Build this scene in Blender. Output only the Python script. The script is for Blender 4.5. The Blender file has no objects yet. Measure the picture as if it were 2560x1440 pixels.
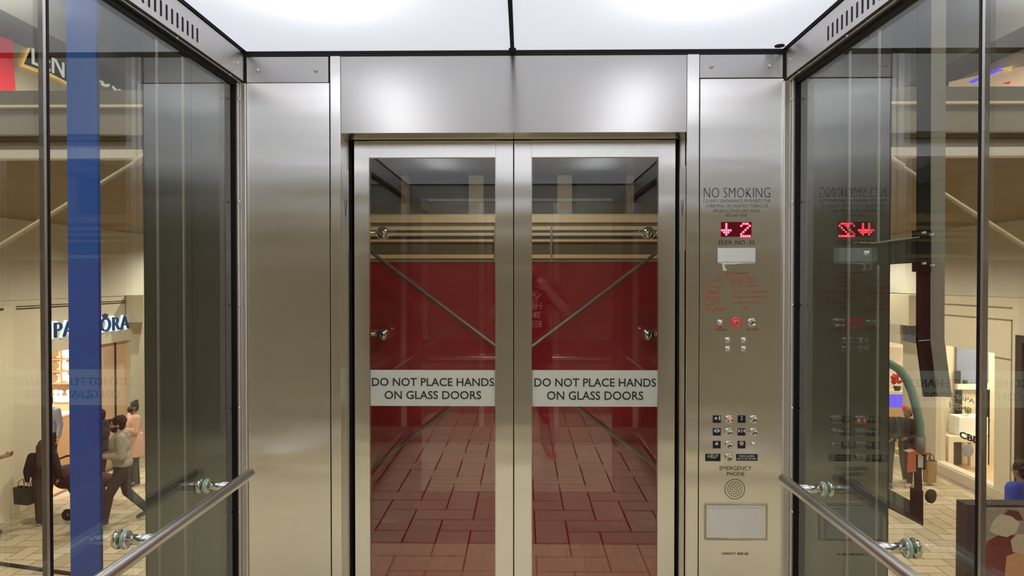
import bpy, bmesh, math, random
from mathutils import Vector, Matrix, Euler

# ------------------------------------------------------------------ camera, world, lights, exposure
SC = bpy.context.scene
COL = SC.collection
FPX, EYE = 1750.0, Vector((0.0, 0.0, 1.573))
PITCH, YAW = math.radians(0.753), math.radians(0.917)
cam_data = bpy.data.cameras.new('camera')
cam = bpy.data.objects.new('camera', cam_data)
COL.objects.link(cam)
cam_data.sensor_width = 36.0
cam_data.lens = FPX / 2560.0 * 36.0
cam_data.clip_start = 0.02
cam.location = EYE
cam.rotation_euler = (math.pi / 2 - PITCH, 0.0, YAW)
SC.camera = cam

SC.view_settings.view_transform = 'Standard'
SC.view_settings.look = 'None'
SC.view_settings.gamma = 1.0
SC.view_settings.use_curve_mapping = False
SC.view_settings.exposure = 0.0

world = bpy.data.worlds.new('World')
SC.world = world
world.use_nodes = True
bgn = world.node_tree.nodes['Background']
bgn.inputs[0].default_value = (1.0, 0.93, 0.82, 1)
bgn.inputs[1].default_value = 0.30

SC.cycles.use_denoising = True
SC.cycles.max_bounces = 14
SC.cycles.transparent_max_bounces = 32
SC.cycles.glossy_bounces = 8
SC.cycles.caustics_reflective = False
SC.cycles.sample_clamp_indirect = 6.0


def area_lamp(name, loc, size, power, color, rot=(0, 0, 0), size_y=None):
    ld = bpy.data.lights.new(name, 'AREA')
    ld.energy = power
    ld.color = color
    ld.size = size
    if size_y:
        ld.shape = 'RECTANGLE'
        ld.size_y = size_y
    lo = bpy.data.objects.new(name, ld)
    lo.location = loc
    lo.rotation_euler = rot
    COL.objects.link(lo)
    return lo


WARM = (1.0, 0.87, 0.68)


def spot_lamp(name, loc, power, color, rot=(0, 0, 0)):
    ld = bpy.data.lights.new(name, 'SPOT')
    ld.energy = power
    ld.color = color
    ld.spot_size = math.radians(165)
    ld.spot_blend = 0.6
    ld.shadow_soft_size = 0.05
    lo = bpy.data.objects.new(name, ld)
    lo.location = loc
    lo.rotation_euler = rot
    COL.objects.link(lo)
    return lo


# added fill lights for the lower mall, kept hidden behind the columns
for s in (-1, 1):
    for ly, pw in ((7.2, 100), (9.6, 190), (12.6, 210), (16.0, 120)):
        spot_lamp('mall_downlight', (s * ly * 0.445, ly, 2.45), pw * 2.0, WARM)
spot_lamp('walkway_lamp', (0.0, 5.2, 2.48), 30, WARM, rot=(math.radians(30), 0, 0))  # added out of view to brighten the footbridge and its pale tubes
# added fill lights under the roof for the walkway edge and mall floor
for lx in (-4.8, 4.8):
    area_lamp('atrium_lamp', (lx, 1.5, 7.2), 2.5, 330, WARM)
    area_lamp('upper_floor_lamp', (lx * 1.3, 10.0, 7.0), 2.0, 420, WARM)  # added fill, lifts the dark upper floor
area_lamp('atrium_lamp', (0.0, -7.0, 7.2), 3.0, 750, WARM)  # added fill behind the cab, brightens what the steel reflects
# lamps inside the shops
area_lamp('shop_lamp', (-10.3, 13.6, 0.9), 1.6, 260, (1.0, 0.87, 0.72))
area_lamp('shop_lamp', (10.2, 13.6, 0.9), 1.6, 200, (1.0, 0.84, 0.68))
area_lamp('shop_lamp', (10.2, 16.6, 0.9), 1.2, 120, (1.0, 0.84, 0.72))

# ------------------------------------------------------------------ measuring: rays of the photograph onto real planes
RM = cam.rotation_euler.to_matrix()


def ray(px, py):
    return RM @ Vector(((px - 1280.0) / FPX, -(py - 720.0) / FPX, -1.0))


def P(px, py, Y):
    d = ray(px, py)
    return EYE + d * (Y / d.y)


def PX(px, py, X):
    d = ray(px, py)
    return EYE + d * (X / d.x)


def PZ(px, py, Z):
    d = ray(px, py)
    return EYE + d * ((Z - EYE.z) / d.z)


GZ = -2.38          # lower mall floor
FY = 2.81           # face of the front return panels
DY = 2.947          # face of the cab doors
GY = 3.706          # hoistway front wall
XL, XR = P(613, 400, FY).x, P(1961, 400, FY).x      # cab side faces
GXL, GXR = P(591, 400, FY).x, P(1987, 400, FY).x    # glass faces
ZC = P(1285, 130, FY).z    # ceiling height
YB = -0.82          # back wall
X0 = (XL + XR) / 2


# ------------------------------------------------------------------ materials
def mat(name, color, rough=0.6, metal=0.0, spec=0.5, var=0.06, scale=18.0, emit=None, estr=0.0, bump=0.0, coat=0.0):
    m = bpy.data.materials.new(name)
    m.use_nodes = True
    nt = m.node_tree
    b = nt.nodes['Principled BSDF']
    b.inputs['Roughness'].default_value = rough
    b.inputs['Metallic'].default_value = metal
    b.inputs['Specular IOR Level'].default_value = spec
    b.inputs['Coat Weight'].default_value = coat
    tc = nt.nodes.new('ShaderNodeTexCoord')
    nz = nt.nodes.new('ShaderNodeTexNoise')
    nz.inputs['Scale'].default_value = scale
    nz.inputs['Detail'].default_value = 4
    nt.links.new(tc.outputs['Object'], nz.inputs['Vector'])
    mx = nt.nodes.new('ShaderNodeMix')
    mx.data_type = 'RGBA'
    c = Vector(color[:3])
    lo = c * (1 - var)
    hi = c * (1 + var)
    mx.inputs[6].default_value = (lo.x, lo.y, lo.z, 1)
    mx.inputs[7].default_value = (min(hi.x, 1), min(hi.y, 1), min(hi.z, 1), 1)
    nt.links.new(nz.outputs[0], mx.inputs[0])
    nt.links.new(mx.outputs[2], b.inputs['Base Color'])
    if bump:
        bp = nt.nodes.new('ShaderNodeBump')
        bp.inputs['Strength'].default_value = bump
        bp.inputs['Distance'].default_value = 0.01
        nt.links.new(nz.outputs[0], bp.inputs['Height'])
        nt.links.new(bp.outputs[0], b.inputs['Normal'])
    if emit:
        b.inputs['Emission Color'].default_value = (*emit, 1)
        b.inputs['Emission Strength'].default_value = estr
    return m


def steel(name, color=(0.92, 0.90, 0.87), rough=0.30, aniso=0.96, vertical=True, wave=0.003):
    """brushed stainless steel; the grain runs along z (vertical) or along x"""
    m = bpy.data.materials.new(name)
    m.use_nodes = True
    nt = m.node_tree
    N, L = nt.nodes, nt.links
    b = N['Principled BSDF']
    b.inputs['Metallic'].default_value = 1.0
    b.inputs['Anisotropic'].default_value = aniso
    b.inputs['Anisotropic Rotation'].default_value = 0.0 if vertical else 0.25
    tg = N.new('ShaderNodeTangent')
    tg.direction_type = 'RADIAL'
    tg.axis = 'Z'
    L.new(tg.outputs[0], b.inputs['Tangent'])
    tc = N.new('ShaderNodeTexCoord')
    mp = N.new('ShaderNodeMapping')
    mp.inputs['Scale'].default_value = (900, 900, 4) if vertical else (4, 900, 900)
    L.new(tc.outputs['Object'], mp.inputs['Vector'])
    nz = N.new('ShaderNodeTexNoise')
    nz.inputs['Scale'].default_value = 1.0
    nz.inputs['Detail'].default_value = 3
    L.new(mp.outputs[0], nz.inputs['Vector'])
    mr = N.new('ShaderNodeMapRange')
    mr.inputs['To Min'].default_value = rough - 0.012
    mr.inputs['To Max'].default_value = rough + 0.012
    L.new(nz.outputs[0], mr.inputs['Value'])
    L.new(mr.outputs[0], b.inputs['Roughness'])
    mx = N.new('ShaderNodeMix')
    mx.data_type = 'RGBA'
    mx.inputs[6].default_value = (*[c * 0.97 for c in color], 1)
    mx.inputs[7].default_value = (*[min(1, c * 1.03) for c in color], 1)
    n2 = N.new('ShaderNodeTexNoise')
    n2.inputs['Scale'].default_value = 7.0
    n2.inputs['Detail'].default_value = 6
    L.new(tc.outputs['Object'], n2.inputs['Vector'])
    L.new(n2.outputs[0], mx.inputs[0])
    L.new(mx.outputs[2], b.inputs['Base Color'])
    if wave:
        mp3 = N.new('ShaderNodeMapping')
        mp3.inputs['Scale'].default_value = (0.8, 0.8, 4.5)
        L.new(tc.outputs['Object'], mp3.inputs['Vector'])
        n3 = N.new('ShaderNodeTexNoise')
        n3.inputs['Scale'].default_value = 1.6
        n3.inputs['Detail'].default_value = 1
        L.new(mp3.outputs[0], n3.inputs['Vector'])
        bp = N.new('ShaderNodeBump')
        bp.inputs['Strength'].default_value = 1.0
        bp.inputs['Distance'].default_value = wave
        L.new(n3.outputs[0], bp.inputs['Height'])
        L.new(bp.outputs[0], b.inputs['Normal'])
    return m


def glass(name, tint=(0.93, 0.96, 0.94), ior=1.5, rough=0.0):
    """architectural glass: fresnel reflection on both faces, unbent view through"""
    m = bpy.data.materials.new(name)
    m.use_nodes = True
    nt = m.node_tree
    N, L = nt.nodes, nt.links
    N.remove(N['Principled BSDF'])
    out = N['Material Output']
    ge = N.new('ShaderNodeNewGeometry')
    mr = N.new('ShaderNodeMapRange')
    mr.inputs['To Min'].default_value = ior
    mr.inputs['To Max'].default_value = 1.0 / ior
    L.new(ge.outputs['Backfacing'], mr.inputs['Value'])
    fr = N.new('ShaderNodeFresnel')
    L.new(mr.outputs[0], fr.inputs['IOR'])
    tr = N.new('ShaderNodeBsdfTransparent')
    tr.inputs[0].default_value = (*tint, 1)
    gl = N.new('ShaderNodeBsdfGlossy')
    gl.inputs['Roughness'].default_value = rough
    gl.inputs[0].default_value = (1, 1, 1, 1)
    mx = N.new('ShaderNodeMixShader')
    L.new(fr.outputs[0], mx.inputs[0])
    L.new(tr.outputs[0], mx.inputs[1])
    L.new(gl.outputs[0], mx.inputs[2])
    L.new(mx.outputs[0], out.inputs[0])
    return m


def tile_mat(name, c1, c2, rough, spec=0.4):
    m = bpy.data.materials.new(name)
    m.use_nodes = True
    nt = m.node_tree
    N, L = nt.nodes, nt.links
    b = N['Principled BSDF']
    b.inputs['Roughness'].default_value = rough
    b.inputs['Specular IOR Level'].default_value = spec
    ge = N.new('ShaderNodeNewGeometry')
    mx = N.new('ShaderNodeMix')
    mx.data_type = 'RGBA'
    mx.inputs[6].default_value = (*c1, 1)
    mx.inputs[7].default_value = (*c2, 1)
    tc = N.new('ShaderNodeTexCoord')
    nz = N.new('ShaderNodeTexNoise')
    nz.inputs['Scale'].default_value = 9
    nz.inputs['Detail'].default_value = 5
    L.new(tc.outputs['Object'], nz.inputs['Vector'])
    ad = N.new('ShaderNodeMath')
    ad.operation = 'MULTIPLY_ADD'
    ad.inputs[1].default_value = 0.7
    L.new(ge.outputs['Random Per Island'], ad.inputs[0])
    ml = N.new('ShaderNodeMath')
    ml.operation = 'MULTIPLY'
    ml.inputs[1].default_value = 0.35
    L.new(nz.outputs[0], ml.inputs[0])
    L.new(ml.outputs[0], ad.inputs[2])
    L.new(ad.outputs[0], mx.inputs[0])
    L.new(mx.outputs[2], b.inputs['Base Color'])
    return m


M = {}
M['steel_v'] = steel('brushed_steel_vertical')
M['steel_h'] = steel('brushed_steel_horizontal', color=(0.62, 0.605, 0.585), rough=0.24, vertical=False, wave=0.0)
M['steel_f'] = steel('satin_steel_fascia', color=(0.80, 0.77, 0.75), rough=0.36, vertical=False, wave=0.0)
M['chrome'] = mat('polished_steel', (0.75, 0.74, 0.72), rough=0.16, metal=1.0, var=0.02)
M['rail'] = mat('satin_rail_steel', (0.86, 0.84, 0.82), rough=0.30, metal=1.0, var=0.03)
M['black'] = mat('black_rubber', (0.008, 0.008, 0.010), rough=0.6, spec=0.2)
M['seam'] = mat('dark_seam', (0.012, 0.012, 0.012), rough=0.7)
M['ink'] = mat('engraved_black_ink', (0.03, 0.03, 0.035), rough=0.6)
M['inkgrey'] = mat('worn_grey_ink', (0.14, 0.14, 0.15), rough=0.6)
M['inkred'] = mat('engraved_red_ink', (0.50, 0.10, 0.07), rough=0.6)
M['white'] = mat('white_plastic', (0.88, 0.92, 0.95), rough=0.5)
M['paper'] = mat('white_paper', (0.97, 0.97, 0.97), rough=0.8, var=0.02)
M['sign'] = mat('off_white_sign', (0.84, 0.86, 0.78), rough=0.55, var=0.03)
M['glass'] = glass('clear_glass', ior=1.58)
M['doorglass'] = glass('door_glass', tint=(0.95, 0.965, 0.95), ior=1.62)
M['plate'] = mat('black_label_plate', (0.012, 0.012, 0.03), rough=0.45)
M['greenglass'] = mat('green_glass_washer', (0.42, 0.62, 0.50), rough=0.2, coat=0.5)
M['darkcol'] = mat('dark_grey_paint', (0.011, 0.012, 0.012), rough=0.6)
M['blue'] = mat('blue_paint', (0.026, 0.125, 0.62), rough=0.5)
M['red'] = mat('red_paint', (0.85, 0.022, 0.060), rough=0.35, var=0.12, scale=3)
M['redbtn'] = mat('red_plastic', (0.75, 0.03, 0.05), rough=0.4, emit=(1, 0.03, 0.06), estr=0.25)
M['pinkbtn'] = mat('pink_lens', (0.6, 0.33, 0.38), rough=0.4)
M['led'] = mat('lit_red_led', (0.2, 0, 0), emit=(1.0, 0.015, 0.04), estr=7.0)
M['ledhot'] = mat('lit_led_core', (0.6, 0.2, 0.2), emit=(1.0, 0.35, 0.45), estr=7.0)
M['ledbg'] = mat('dark_red_screen', (0.03, 0.0, 0.003), rough=0.25, emit=(0.6, 0.0, 0.02), estr=0.10)
M['cabtile'] = tile_mat('tan_cab_tile', (0.74, 0.66, 0.50), (0.88, 0.80, 0.63), 0.45)
M['malltile'] = tile_mat('tan_mall_paver', (0.40, 0.33, 0.215), (0.66, 0.58, 0.43), 0.5)
M['joint'] = mat('dark_joint', (0.035, 0.028, 0.02), rough=0.9)
M['jointmall'] = mat('brown_joint', (0.17, 0.13, 0.08), rough=0.9)
M['plaster'] = mat('tan_plaster', (0.64, 0.59, 0.48), rough=0.8, var=0.05, scale=2)
M['plaster2'] = mat('cream_plaster', (0.70, 0.64, 0.50), rough=0.8, var=0.04, scale=2)
M['bulk'] = mat('grey_plaster', (0.60, 0.585, 0.53), rough=0.85, var=0.06, scale=1.5)
M['soffit'] = mat('brown_soffit', (0.24, 0.18, 0.12), rough=0.9, var=0.15, scale=1.2)
M['fascia'] = mat('grey_brown_fascia', (0.25, 0.225, 0.175), rough=0.8, var=0.05, scale=2)
M['brownband'] = mat('brown_band', (0.12, 0.09, 0.055), rough=0.8)
M['strip'] = mat('pale_trim', (0.62, 0.60, 0.54), rough=0.6)
M['darkolive'] = mat('dark_olive', (0.045, 0.043, 0.036), rough=0.9)
M['olive'] = mat('olive_grey', (0.15, 0.14, 0.10), rough=0.8)
M['roof'] = mat('dark_roof', (0.10, 0.095, 0.085), rough=0.9)
M['cream'] = mat('cream_tube', (0.72, 0.62, 0.44), rough=0.5)
M['rod'] = mat('grey_rod', (0.42, 0.41, 0.37), rough=0.4, metal=0.6)
M['tanrod'] = mat('tan_rod', (0.62, 0.55, 0.43), rough=0.5)
M['greysheet'] = mat('grey_sheet', (0.28, 0.28, 0.26), rough=0.6)
M['hose'] = mat('green_hose', (0.26, 0.42, 0.38), rough=0.4, var=0.25, scale=40)
M['orange'] = mat('orange_plastic', (0.72, 0.20, 0.10), rough=0.5)
M['pinkwall'] = mat('warm_shop_wall', (0.68, 0.50, 0.34), rough=0.7, var=0.03)
M['shopwhite'] = mat('shop_white', (0.85, 0.78, 0.66), rough=0.5)
M['signblue'] = mat('navy_letter', (0.03, 0.05, 0.17), rough=0.4)
M['halo'] = mat('lit_letter_back', (0.8, 0.9, 1.0), emit=(0.42, 0.76, 1.0), estr=1.5)
M['wood'] = mat('light_wood', (0.60, 0.42, 0.25), rough=0.5, var=0.1, scale=6)
M['skin'] = mat('skin', (0.50, 0.29, 0.20), rough=0.6, var=0.05)
M['skin2'] = mat('brown_skin', (0.26, 0.14, 0.09), rough=0.6, var=0.05)
M['hairblk'] = mat('black_hair', (0.012, 0.010, 0.010), rough=0.7, var=0.3, scale=60, bump=0.4)
M['hairbrn'] = mat('brown_hair', (0.085, 0.035, 0.02), rough=0.7, var=0.35, scale=50, bump=0.4)
M['clothblk'] = mat('black_cloth', (0.018, 0.017, 0.020), rough=0.9, var=0.2)
M['clothgrey'] = mat('grey_fleece', (0.36, 0.345, 0.29), rough=0.95, var=0.12, scale=14)
M['clothdark'] = mat('charcoal_cloth', (0.035, 0.033, 0.040), rough=0.9, var=0.2)
M['clothpink'] = mat('pink_wool', (0.72, 0.44, 0.36), rough=0.95)
M['clothblue'] = mat('bright_blue_cloth', (0.03, 0.07, 0.42), rough=0.9)
M['clothbrn'] = mat('dark_brown_cloth', (0.05, 0.038, 0.032), rough=0.9)
M['shoe'] = mat('dark_shoe', (0.03, 0.028, 0.032), rough=0.6)
M['sole'] = mat('pale_sole', (0.6, 0.55, 0.46), rough=0.7)
M['maroon'] = mat('maroon_fabric', (0.05, 0.012, 0.014), rough=0.7)
M['kraft'] = mat('brown_kraft_paper', (0.42, 0.29, 0.16), rough=0.8)
M['greenbag'] = mat('dark_green_paper', (0.035, 0.075, 0.05), rough=0.6)
M['magenta'] = mat('magenta_knit', (0.7, 0.02, 0.12), rough=0.9)
M['oliveknit'] = mat('olive_knit', (0.26, 0.20, 0.05), rough=0.95)
M['greyblue'] = mat('grey_blue_panel', (0.20, 0.24, 0.36), rough=0.6)
M['dimscreen'] = mat('dim_shop_lightbox', (0.5, 0.45, 0.4), emit=(1.0, 0.86, 0.72), estr=0.3)
M['purple'] = mat('lit_violet_panel', (0.1, 0.08, 0.5), emit=(0.10, 0.08, 0.9), estr=1.0)
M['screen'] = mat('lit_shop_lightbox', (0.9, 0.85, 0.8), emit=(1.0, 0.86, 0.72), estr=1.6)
M['yellow'] = mat('lit_yellow_outline', (0.8, 0.55, 0.1), emit=(1.0, 0.66, 0.16), estr=0.55)
M['litletter'] = mat('lit_pale_letter', (0.8, 0.78, 0.72), emit=(1.0, 0.95, 0.85), estr=0.45)
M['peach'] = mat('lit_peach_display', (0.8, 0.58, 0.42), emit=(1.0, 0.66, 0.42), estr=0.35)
M['leaf'] = mat('leaf_green', (0.16, 0.24, 0.06), rough=0.6)
M['flower'] = mat('red_petals', (0.55, 0.02, 0.03), rough=0.7)


# ------------------------------------------------------------------ mesh helpers
class MB:
    def __init__(self):
        self.v, self.f, self.sm = [], [], []

    def add(self, vs, fs, smooth=False):
        o = len(self.v)
        self.v += [tuple(v) for v in vs]
        self.f += [tuple(i + o for i in f) for f in fs]
        self.sm += [smooth] * len(fs)
        return self

    def box(self, x0, x1, y0, y1, z0, z1):
        if x0 > x1: x0, x1 = x1, x0
        if y0 > y1: y0, y1 = y1, y0
        if z0 > z1: z0, z1 = z1, z0
        vs = [(x, y, z) for x in (x0, x1) for y in (y0, y1) for z in (z0, z1)]
        return self.add(vs, [(0, 1, 3, 2), (4, 6, 7, 5), (0, 4, 5, 1), (2, 3, 7, 6), (0, 2, 6, 4), (1, 5, 7, 3)])

    def prism(self, poly, axis, a, b):
        """poly: list of 2-D points; extruded along axis from a to b. axis y: (x,z); axis x: (y,z); axis z: (x,y)"""
        n = len(poly)

        def mk(p, t):
            return {'y': (p[0], t, p[1]), 'x': (t, p[0], p[1]), 'z': (p[0], p[1], t)}[axis]
        vs = [mk(p, a) for p in poly] + [mk(p, b) for p in poly]
        fs = [tuple(range(n)), tuple(range(2 * n - 1, n - 1, -1))]
        fs += [(i, (i + 1) % n, n + (i + 1) % n, n + i) for i in range(n)]
        return self.add(vs, fs)

    def tube(self, pts, r, n=16, caps=True):
        """round tube along points; r a number or one per point"""
        pts = [Vector(p) for p in pts]
        rs = r if isinstance(r, (list, tuple)) else [r] * len(pts)
        vs, prev = [], None
        for i, p in enumerate(pts):
            d = (pts[min(i + 1, len(pts) - 1)] - pts[max(i - 1, 0)]).normalized()
            if prev is None:
                a = Vector((0, 0, 1)) if abs(d.z) < 0.9 else Vector((1, 0, 0))
                u = d.cross(a).normalized()
            else:
                u = (prev - d * prev.dot(d)).normalized()
            prev = u
            w = d.cross(u)
            vs += [p + (u * math.cos(2 * math.pi * k / n) + w * math.sin(2 * math.pi * k / n)) * rs[i] for k in range(n)]
        fs = []
        for i in range(len(pts) - 1):
            for k in range(n):
                a, b = i * n + k, i * n + (k + 1) % n
                fs.append((a, b, b + n, a + n))
        self.add(vs, fs, True)
        if caps:
            e = len(self.v) - len(vs)
            self.f += [tuple(e + k for k in range(n - 1, -1, -1)), tuple(e + (len(pts) - 1) * n + k for k in range(n))]
            self.sm += [False, False]
        return self

    def lathe(self, prof, origin, axis, n=24):
        """profile of (radius, height) turned about axis through origin"""
        ax = Vector(axis).normalized()
        a = Vector((0, 0, 1)) if abs(ax.z) < 0.9 else Vector((1, 0, 0))
        u = ax.cross(a).normalized()
        w = ax.cross(u)
        o = Vector(origin)
        vs = []
        for (r, h) in prof:
            vs += [o + ax * h + (u * math.cos(2 * math.pi * k / n) + w * math.sin(2 * math.pi * k / n)) * max(r, 1e-5) for k in range(n)]
        fs = []
        for i in range(len(prof) - 1):
            for k in range(n):
                p, q = i * n + k, i * n + (k + 1) % n
                fs.append((p, q, q + n, p + n))
        return self.add(vs, fs, True)

    def ell(self, c, rx, ry, rz, nu=20, nv=12, rot=None):
        c = Vector(c)
        vs, fs = [], []
        for j in range(nv + 1):
            t = math.pi * j / nv
            for i in range(nu):
                s = 2 * math.pi * i / nu
                p = Vector((rx * math.sin(t) * math.cos(s), ry * math.sin(t) * math.sin(s), rz * math.cos(t)))
                if rot: p = rot @ p
                vs.append(c + p)
        for j in range(nv):
            for i in range(nu):
                a, b = j * nu + i, j * nu + (i + 1) % nu
                fs.append((a, a + nu, b + nu, b))
        return self.add(vs, fs, True)

    def capsule(self, a, b, ra, rb, n=16):
        a, b = Vector(a), Vector(b)
        self.ell(a, ra, ra, ra, 14, 8)
        self.ell(b, rb, rb, rb, 14, 8)
        if (b - a).length > 1e-5:
            self.tube([a, b], [ra, rb], n)
        return self

    def mesh(self, name):
        me = bpy.data.meshes.new(name)
        me.from_pydata(self.v, [], self.f)
        bm = bmesh.new()
        bm.from_mesh(me)
        bmesh.ops.remove_doubles(bm, verts=bm.verts, dist=1e-6) if len(self.v) < 60000 else None
        bmesh.ops.recalc_face_normals(bm, faces=bm.faces)
        bm.to_mesh(me)
        bm.free()
        if len(me.polygons) == len(self.sm):
            me.polygons.foreach_set('use_smooth', self.sm)
        else:
            me.polygons.foreach_set('use_smooth', [any(self.sm)] * len(me.polygons))
        me.update()
        return me

    def build(self, name, material, parent=None, bevel=0.0):
        me = self.mesh(name)
        me.materials.append(M[material] if isinstance(material, str) else material)
        o = bpy.data.objects.new(name, me)
        COL.objects.link(o)
        if parent is not None:
            o.parent = parent
            o.matrix_parent_inverse = parent.matrix_basis.inverted()
        if bevel:
            bv = o.modifiers.new('bevel', 'BEVEL')
            bv.width = bevel
            bv.segments = 2
            bv.limit_method = 'ANGLE'
        return o


def tag(o, label, cat, group=None, kind=None):
    o['label'] = label
    o['category'] = cat
    if group: o['group'] = group
    if kind: o['kind'] = kind
    return o


def thing(name, label, cat, loc=(0, 0, 0), group=None, kind=None):
    o = bpy.data.objects.new(name, None)
    o.empty_display_size = 0.1
    COL.objects.link(o)
    o.location = loc
    return tag(o, label, cat, group, kind)


def loc_world(parent, o):
    o.parent = parent
    o.matrix_parent_inverse = parent.matrix_basis.inverted()


def text_mesh(s, bold=0.0, spacing=1.0, extrude=0.0):
    cu = bpy.data.curves.new('lettering', 'FONT')
    cu.body = s
    cu.align_x = 'CENTER'
    cu.space_line = 0.85
    cu.space_character = spacing
    cu.offset = bold
    cu.extrude = extrude
    cu.resolution_u = 3
    o = bpy.data.objects.new('lettering', cu)
    COL.objects.link(o)
    dg = bpy.context.evaluated_depsgraph_get()
    me = bpy.data.meshes.new_from_object(o.evaluated_get(dg))
    bpy.data.objects.remove(o)
    bpy.data.curves.remove(cu)
    return me


def lettering(s, org, uvec, vvec, w, h, material, parent, bold=0.0, spacing=1.0, name='lettering', depth=0.0006, mirror=False):
    """text fitted in a box of w x h centred on org in the plane uvec (right), vvec (up)"""
    me = text_mesh(s, bold, spacing, 0.01)
    xs = [v.co.x for v in me.vertices]
    ys = [v.co.y for v in me.vertices]
    cx, cy = (min(xs) + max(xs)) / 2, (min(ys) + max(ys)) / 2
    sx, sy = w / max(1e-6, max(xs) - min(xs)), h / max(1e-6, max(ys) - min(ys))
    uvec, vvec, org = Vector(uvec), Vector(vvec), Vector(org)
    nvec = uvec.cross(vvec)
    for v in me.vertices:
        x, y, z = v.co
        v.co = org + uvec * ((x - cx) * sx) + vvec * ((y - cy) * sy) + nvec * (z / 0.01 * depth)
    me.materials.append(M[material] if isinstance(material, str) else material)
    o = bpy.data.objects.new(name, me)
    COL.objects.link(o)
    if parent is not None: loc_world(parent, o)
    return o


UX, UZ = Vector((1, 0, 0)), Vector((0, 0, 1))


def front_text(s, x0, y0, x1, y1, Y, material, parent, bold=0.0, spacing=1.0, name='lettering'):
    a, b = P(x0, y0, Y), P(x1, y1, Y)
    return lettering(s, (a + b) / 2 - Vector((0, 0.0008, 0)), UX, UZ, b.x - a.x, a.z - b.z, material, parent, bold, spacing, name)


def fbox(mb, x0, y0, x1, y1, Y, y_out=0.0, y_in=0.01):
    """box on a plane facing the camera: pixel rectangle, sticking out by y_out and in by y_in"""
    a, b = P(x0, y0, Y), P(x1, y1, Y)
    return mb.box(a.x, b.x, Y - y_out, Y + y_in, b.z, a.z)


def herringbone(mb, x0, x1, y0, y1, z, w, gap, thick=0.004):
    ni, nj = int((x1 - x0) / w) + 2, int((y1 - y0) / w) + 2
    g = gap / 2
    for i in range(-1, ni):
        for j in range(-1, nj):
            r = (i - j) % 4
            if r == 0: ax, ay, bx, by = x0 + i * w, y0 + j * w, x0 + (i + 2) * w, y0 + (j + 1) * w
            elif r == 3: ax, ay, bx, by = x0 + i * w, y0 + j * w, x0 + (i + 1) * w, y0 + (j + 2) * w
            else: continue
            ax, bx = max(ax + g, x0), min(bx - g, x1)
            ay, by = max(ay + g, y0), min(by - g, y1)
            if bx - ax < 0.01 or by - ay < 0.01: continue
            mb.add([(ax, ay, z), (bx, ay, z), (bx, by, z), (ax, by, z)], [(0, 1, 2, 3)])
    return mb

# ================================================================== THE CAB
def py_z(py, Y, px=1285):
    return P(px, py, Y).z


# ---- floor
fl = MB().box(GXL - 0.02, GXR + 0.02, YB, DY + 0.03, -0.12, -0.003).build('floor', 'joint')
tag(fl, 'tan herringbone tiled floor of the elevator cab', 'floor', kind='structure')
herringbone(MB(), GXL + 0.03, GXR - 0.03, YB, DY, 0.0, 0.20, 0.011).build('tile', 'cabtile', fl)

# ---- luminous ceiling
mdif = bpy.data.materials.new('opal_ceiling_diffuser')
mdif.use_nodes = True
_n = mdif.node_tree
_n.nodes.remove(_n.nodes['Principled BSDF'])
_e = _n.nodes.new('ShaderNodeEmission')
_e.inputs[0].default_value = (0.90, 0.92, 1.0, 1)
_e.inputs[1].default_value = 0.43
_t = _n.nodes.new('ShaderNodeBsdfTranslucent')
_t.inputs[0].default_value = (0.8, 0.8, 0.8, 1)
_tex = _n.nodes.new('ShaderNodeTexNoise')
_tex.inputs['Scale'].default_value = 3.0
_a = _n.nodes.new('ShaderNodeAddShader')
_n.links.new(_e.outputs[0], _a.inputs[0])
_n.links.new(_t.outputs[0], _a.inputs[1])
_n.links.new(_a.outputs[0], _n.nodes['Material Output'].inputs[0])
XC = P(1281, 128, FY).x
CZ = ZC + 0.004
cl = thing('ceiling_light', 'left white luminous ceiling panel of the elevator', 'ceiling light', (-0.55, 1, CZ), 'luminous ceiling panels')
MB().box(XL + 0.012, XC - 0.008, YB + 0.02, FY - 0.012, CZ, CZ + 0.006).build('diffuser', mdif, cl)
cr = thing('ceiling_light', 'right white luminous ceiling panel of the elevator', 'ceiling light', (0.55, 1, CZ), 'luminous ceiling panels')
MB().box(XC + 0.008, XR - 0.012, YB + 0.02, FY - 0.012, CZ, CZ + 0.006).build('diffuser', mdif, cr)
for lx in (-0.66, 0.57):
    for ly in (1.95, 0.5):
        area_lamp('ceiling_lamp', (lx, ly, CZ + 0.17), 0.16, 4.2, (0.93, 0.95, 1.0), size_y=0.75)
ce = thing('ceiling', 'dark elevator ceiling frame around the luminous panels', 'ceiling', (0, 1, CZ), kind='structure')
MB().box(GXL, GXR, YB, FY + 0.1, CZ + 0.30, CZ + 0.33).build('ceiling_pan', 'roof', ce)
mb = MB().box(XL - 0.02, XL, YB, FY, CZ - 0.002, CZ + 0.3).box(XR, XR + 0.02, YB, FY, CZ - 0.002, CZ + 0.3)
mb.box(XL, XR, FY - 0.003, FY + 0.02, CZ - 0.005, CZ + 0.3).box(XL, XR, YB - 0.01, YB + 0.012, CZ - 0.012, CZ + 0.3)
mb.build('ceiling_frame', 'darkcol', ce)
MB().box(XC - 0.007, XC + 0.007, YB, FY - 0.004, CZ - 0.012, CZ + 0.012).build('centre_trim', 'black', ce)
for (kx, ky, kr) in ((1281, 126, 0.015), (1949, 118, 0.019)):
    p = PZ(kx, ky, CZ - 0.008)
    MB().lathe([(0, 0.0), (kr, 0.001), (kr, 0.005), (kr * 0.8, 0.006)], (p.x, p.y, CZ - 0.006), (0, 0, 1)).build('ceiling_knob', 'darkcol', ce)

# ---- front wall
wf = thing('wall_front', 'brushed stainless steel front wall framing the elevator doors', 'wall', (0, FY, 0), kind='structure')
ZT = ZC - 0.014


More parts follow.
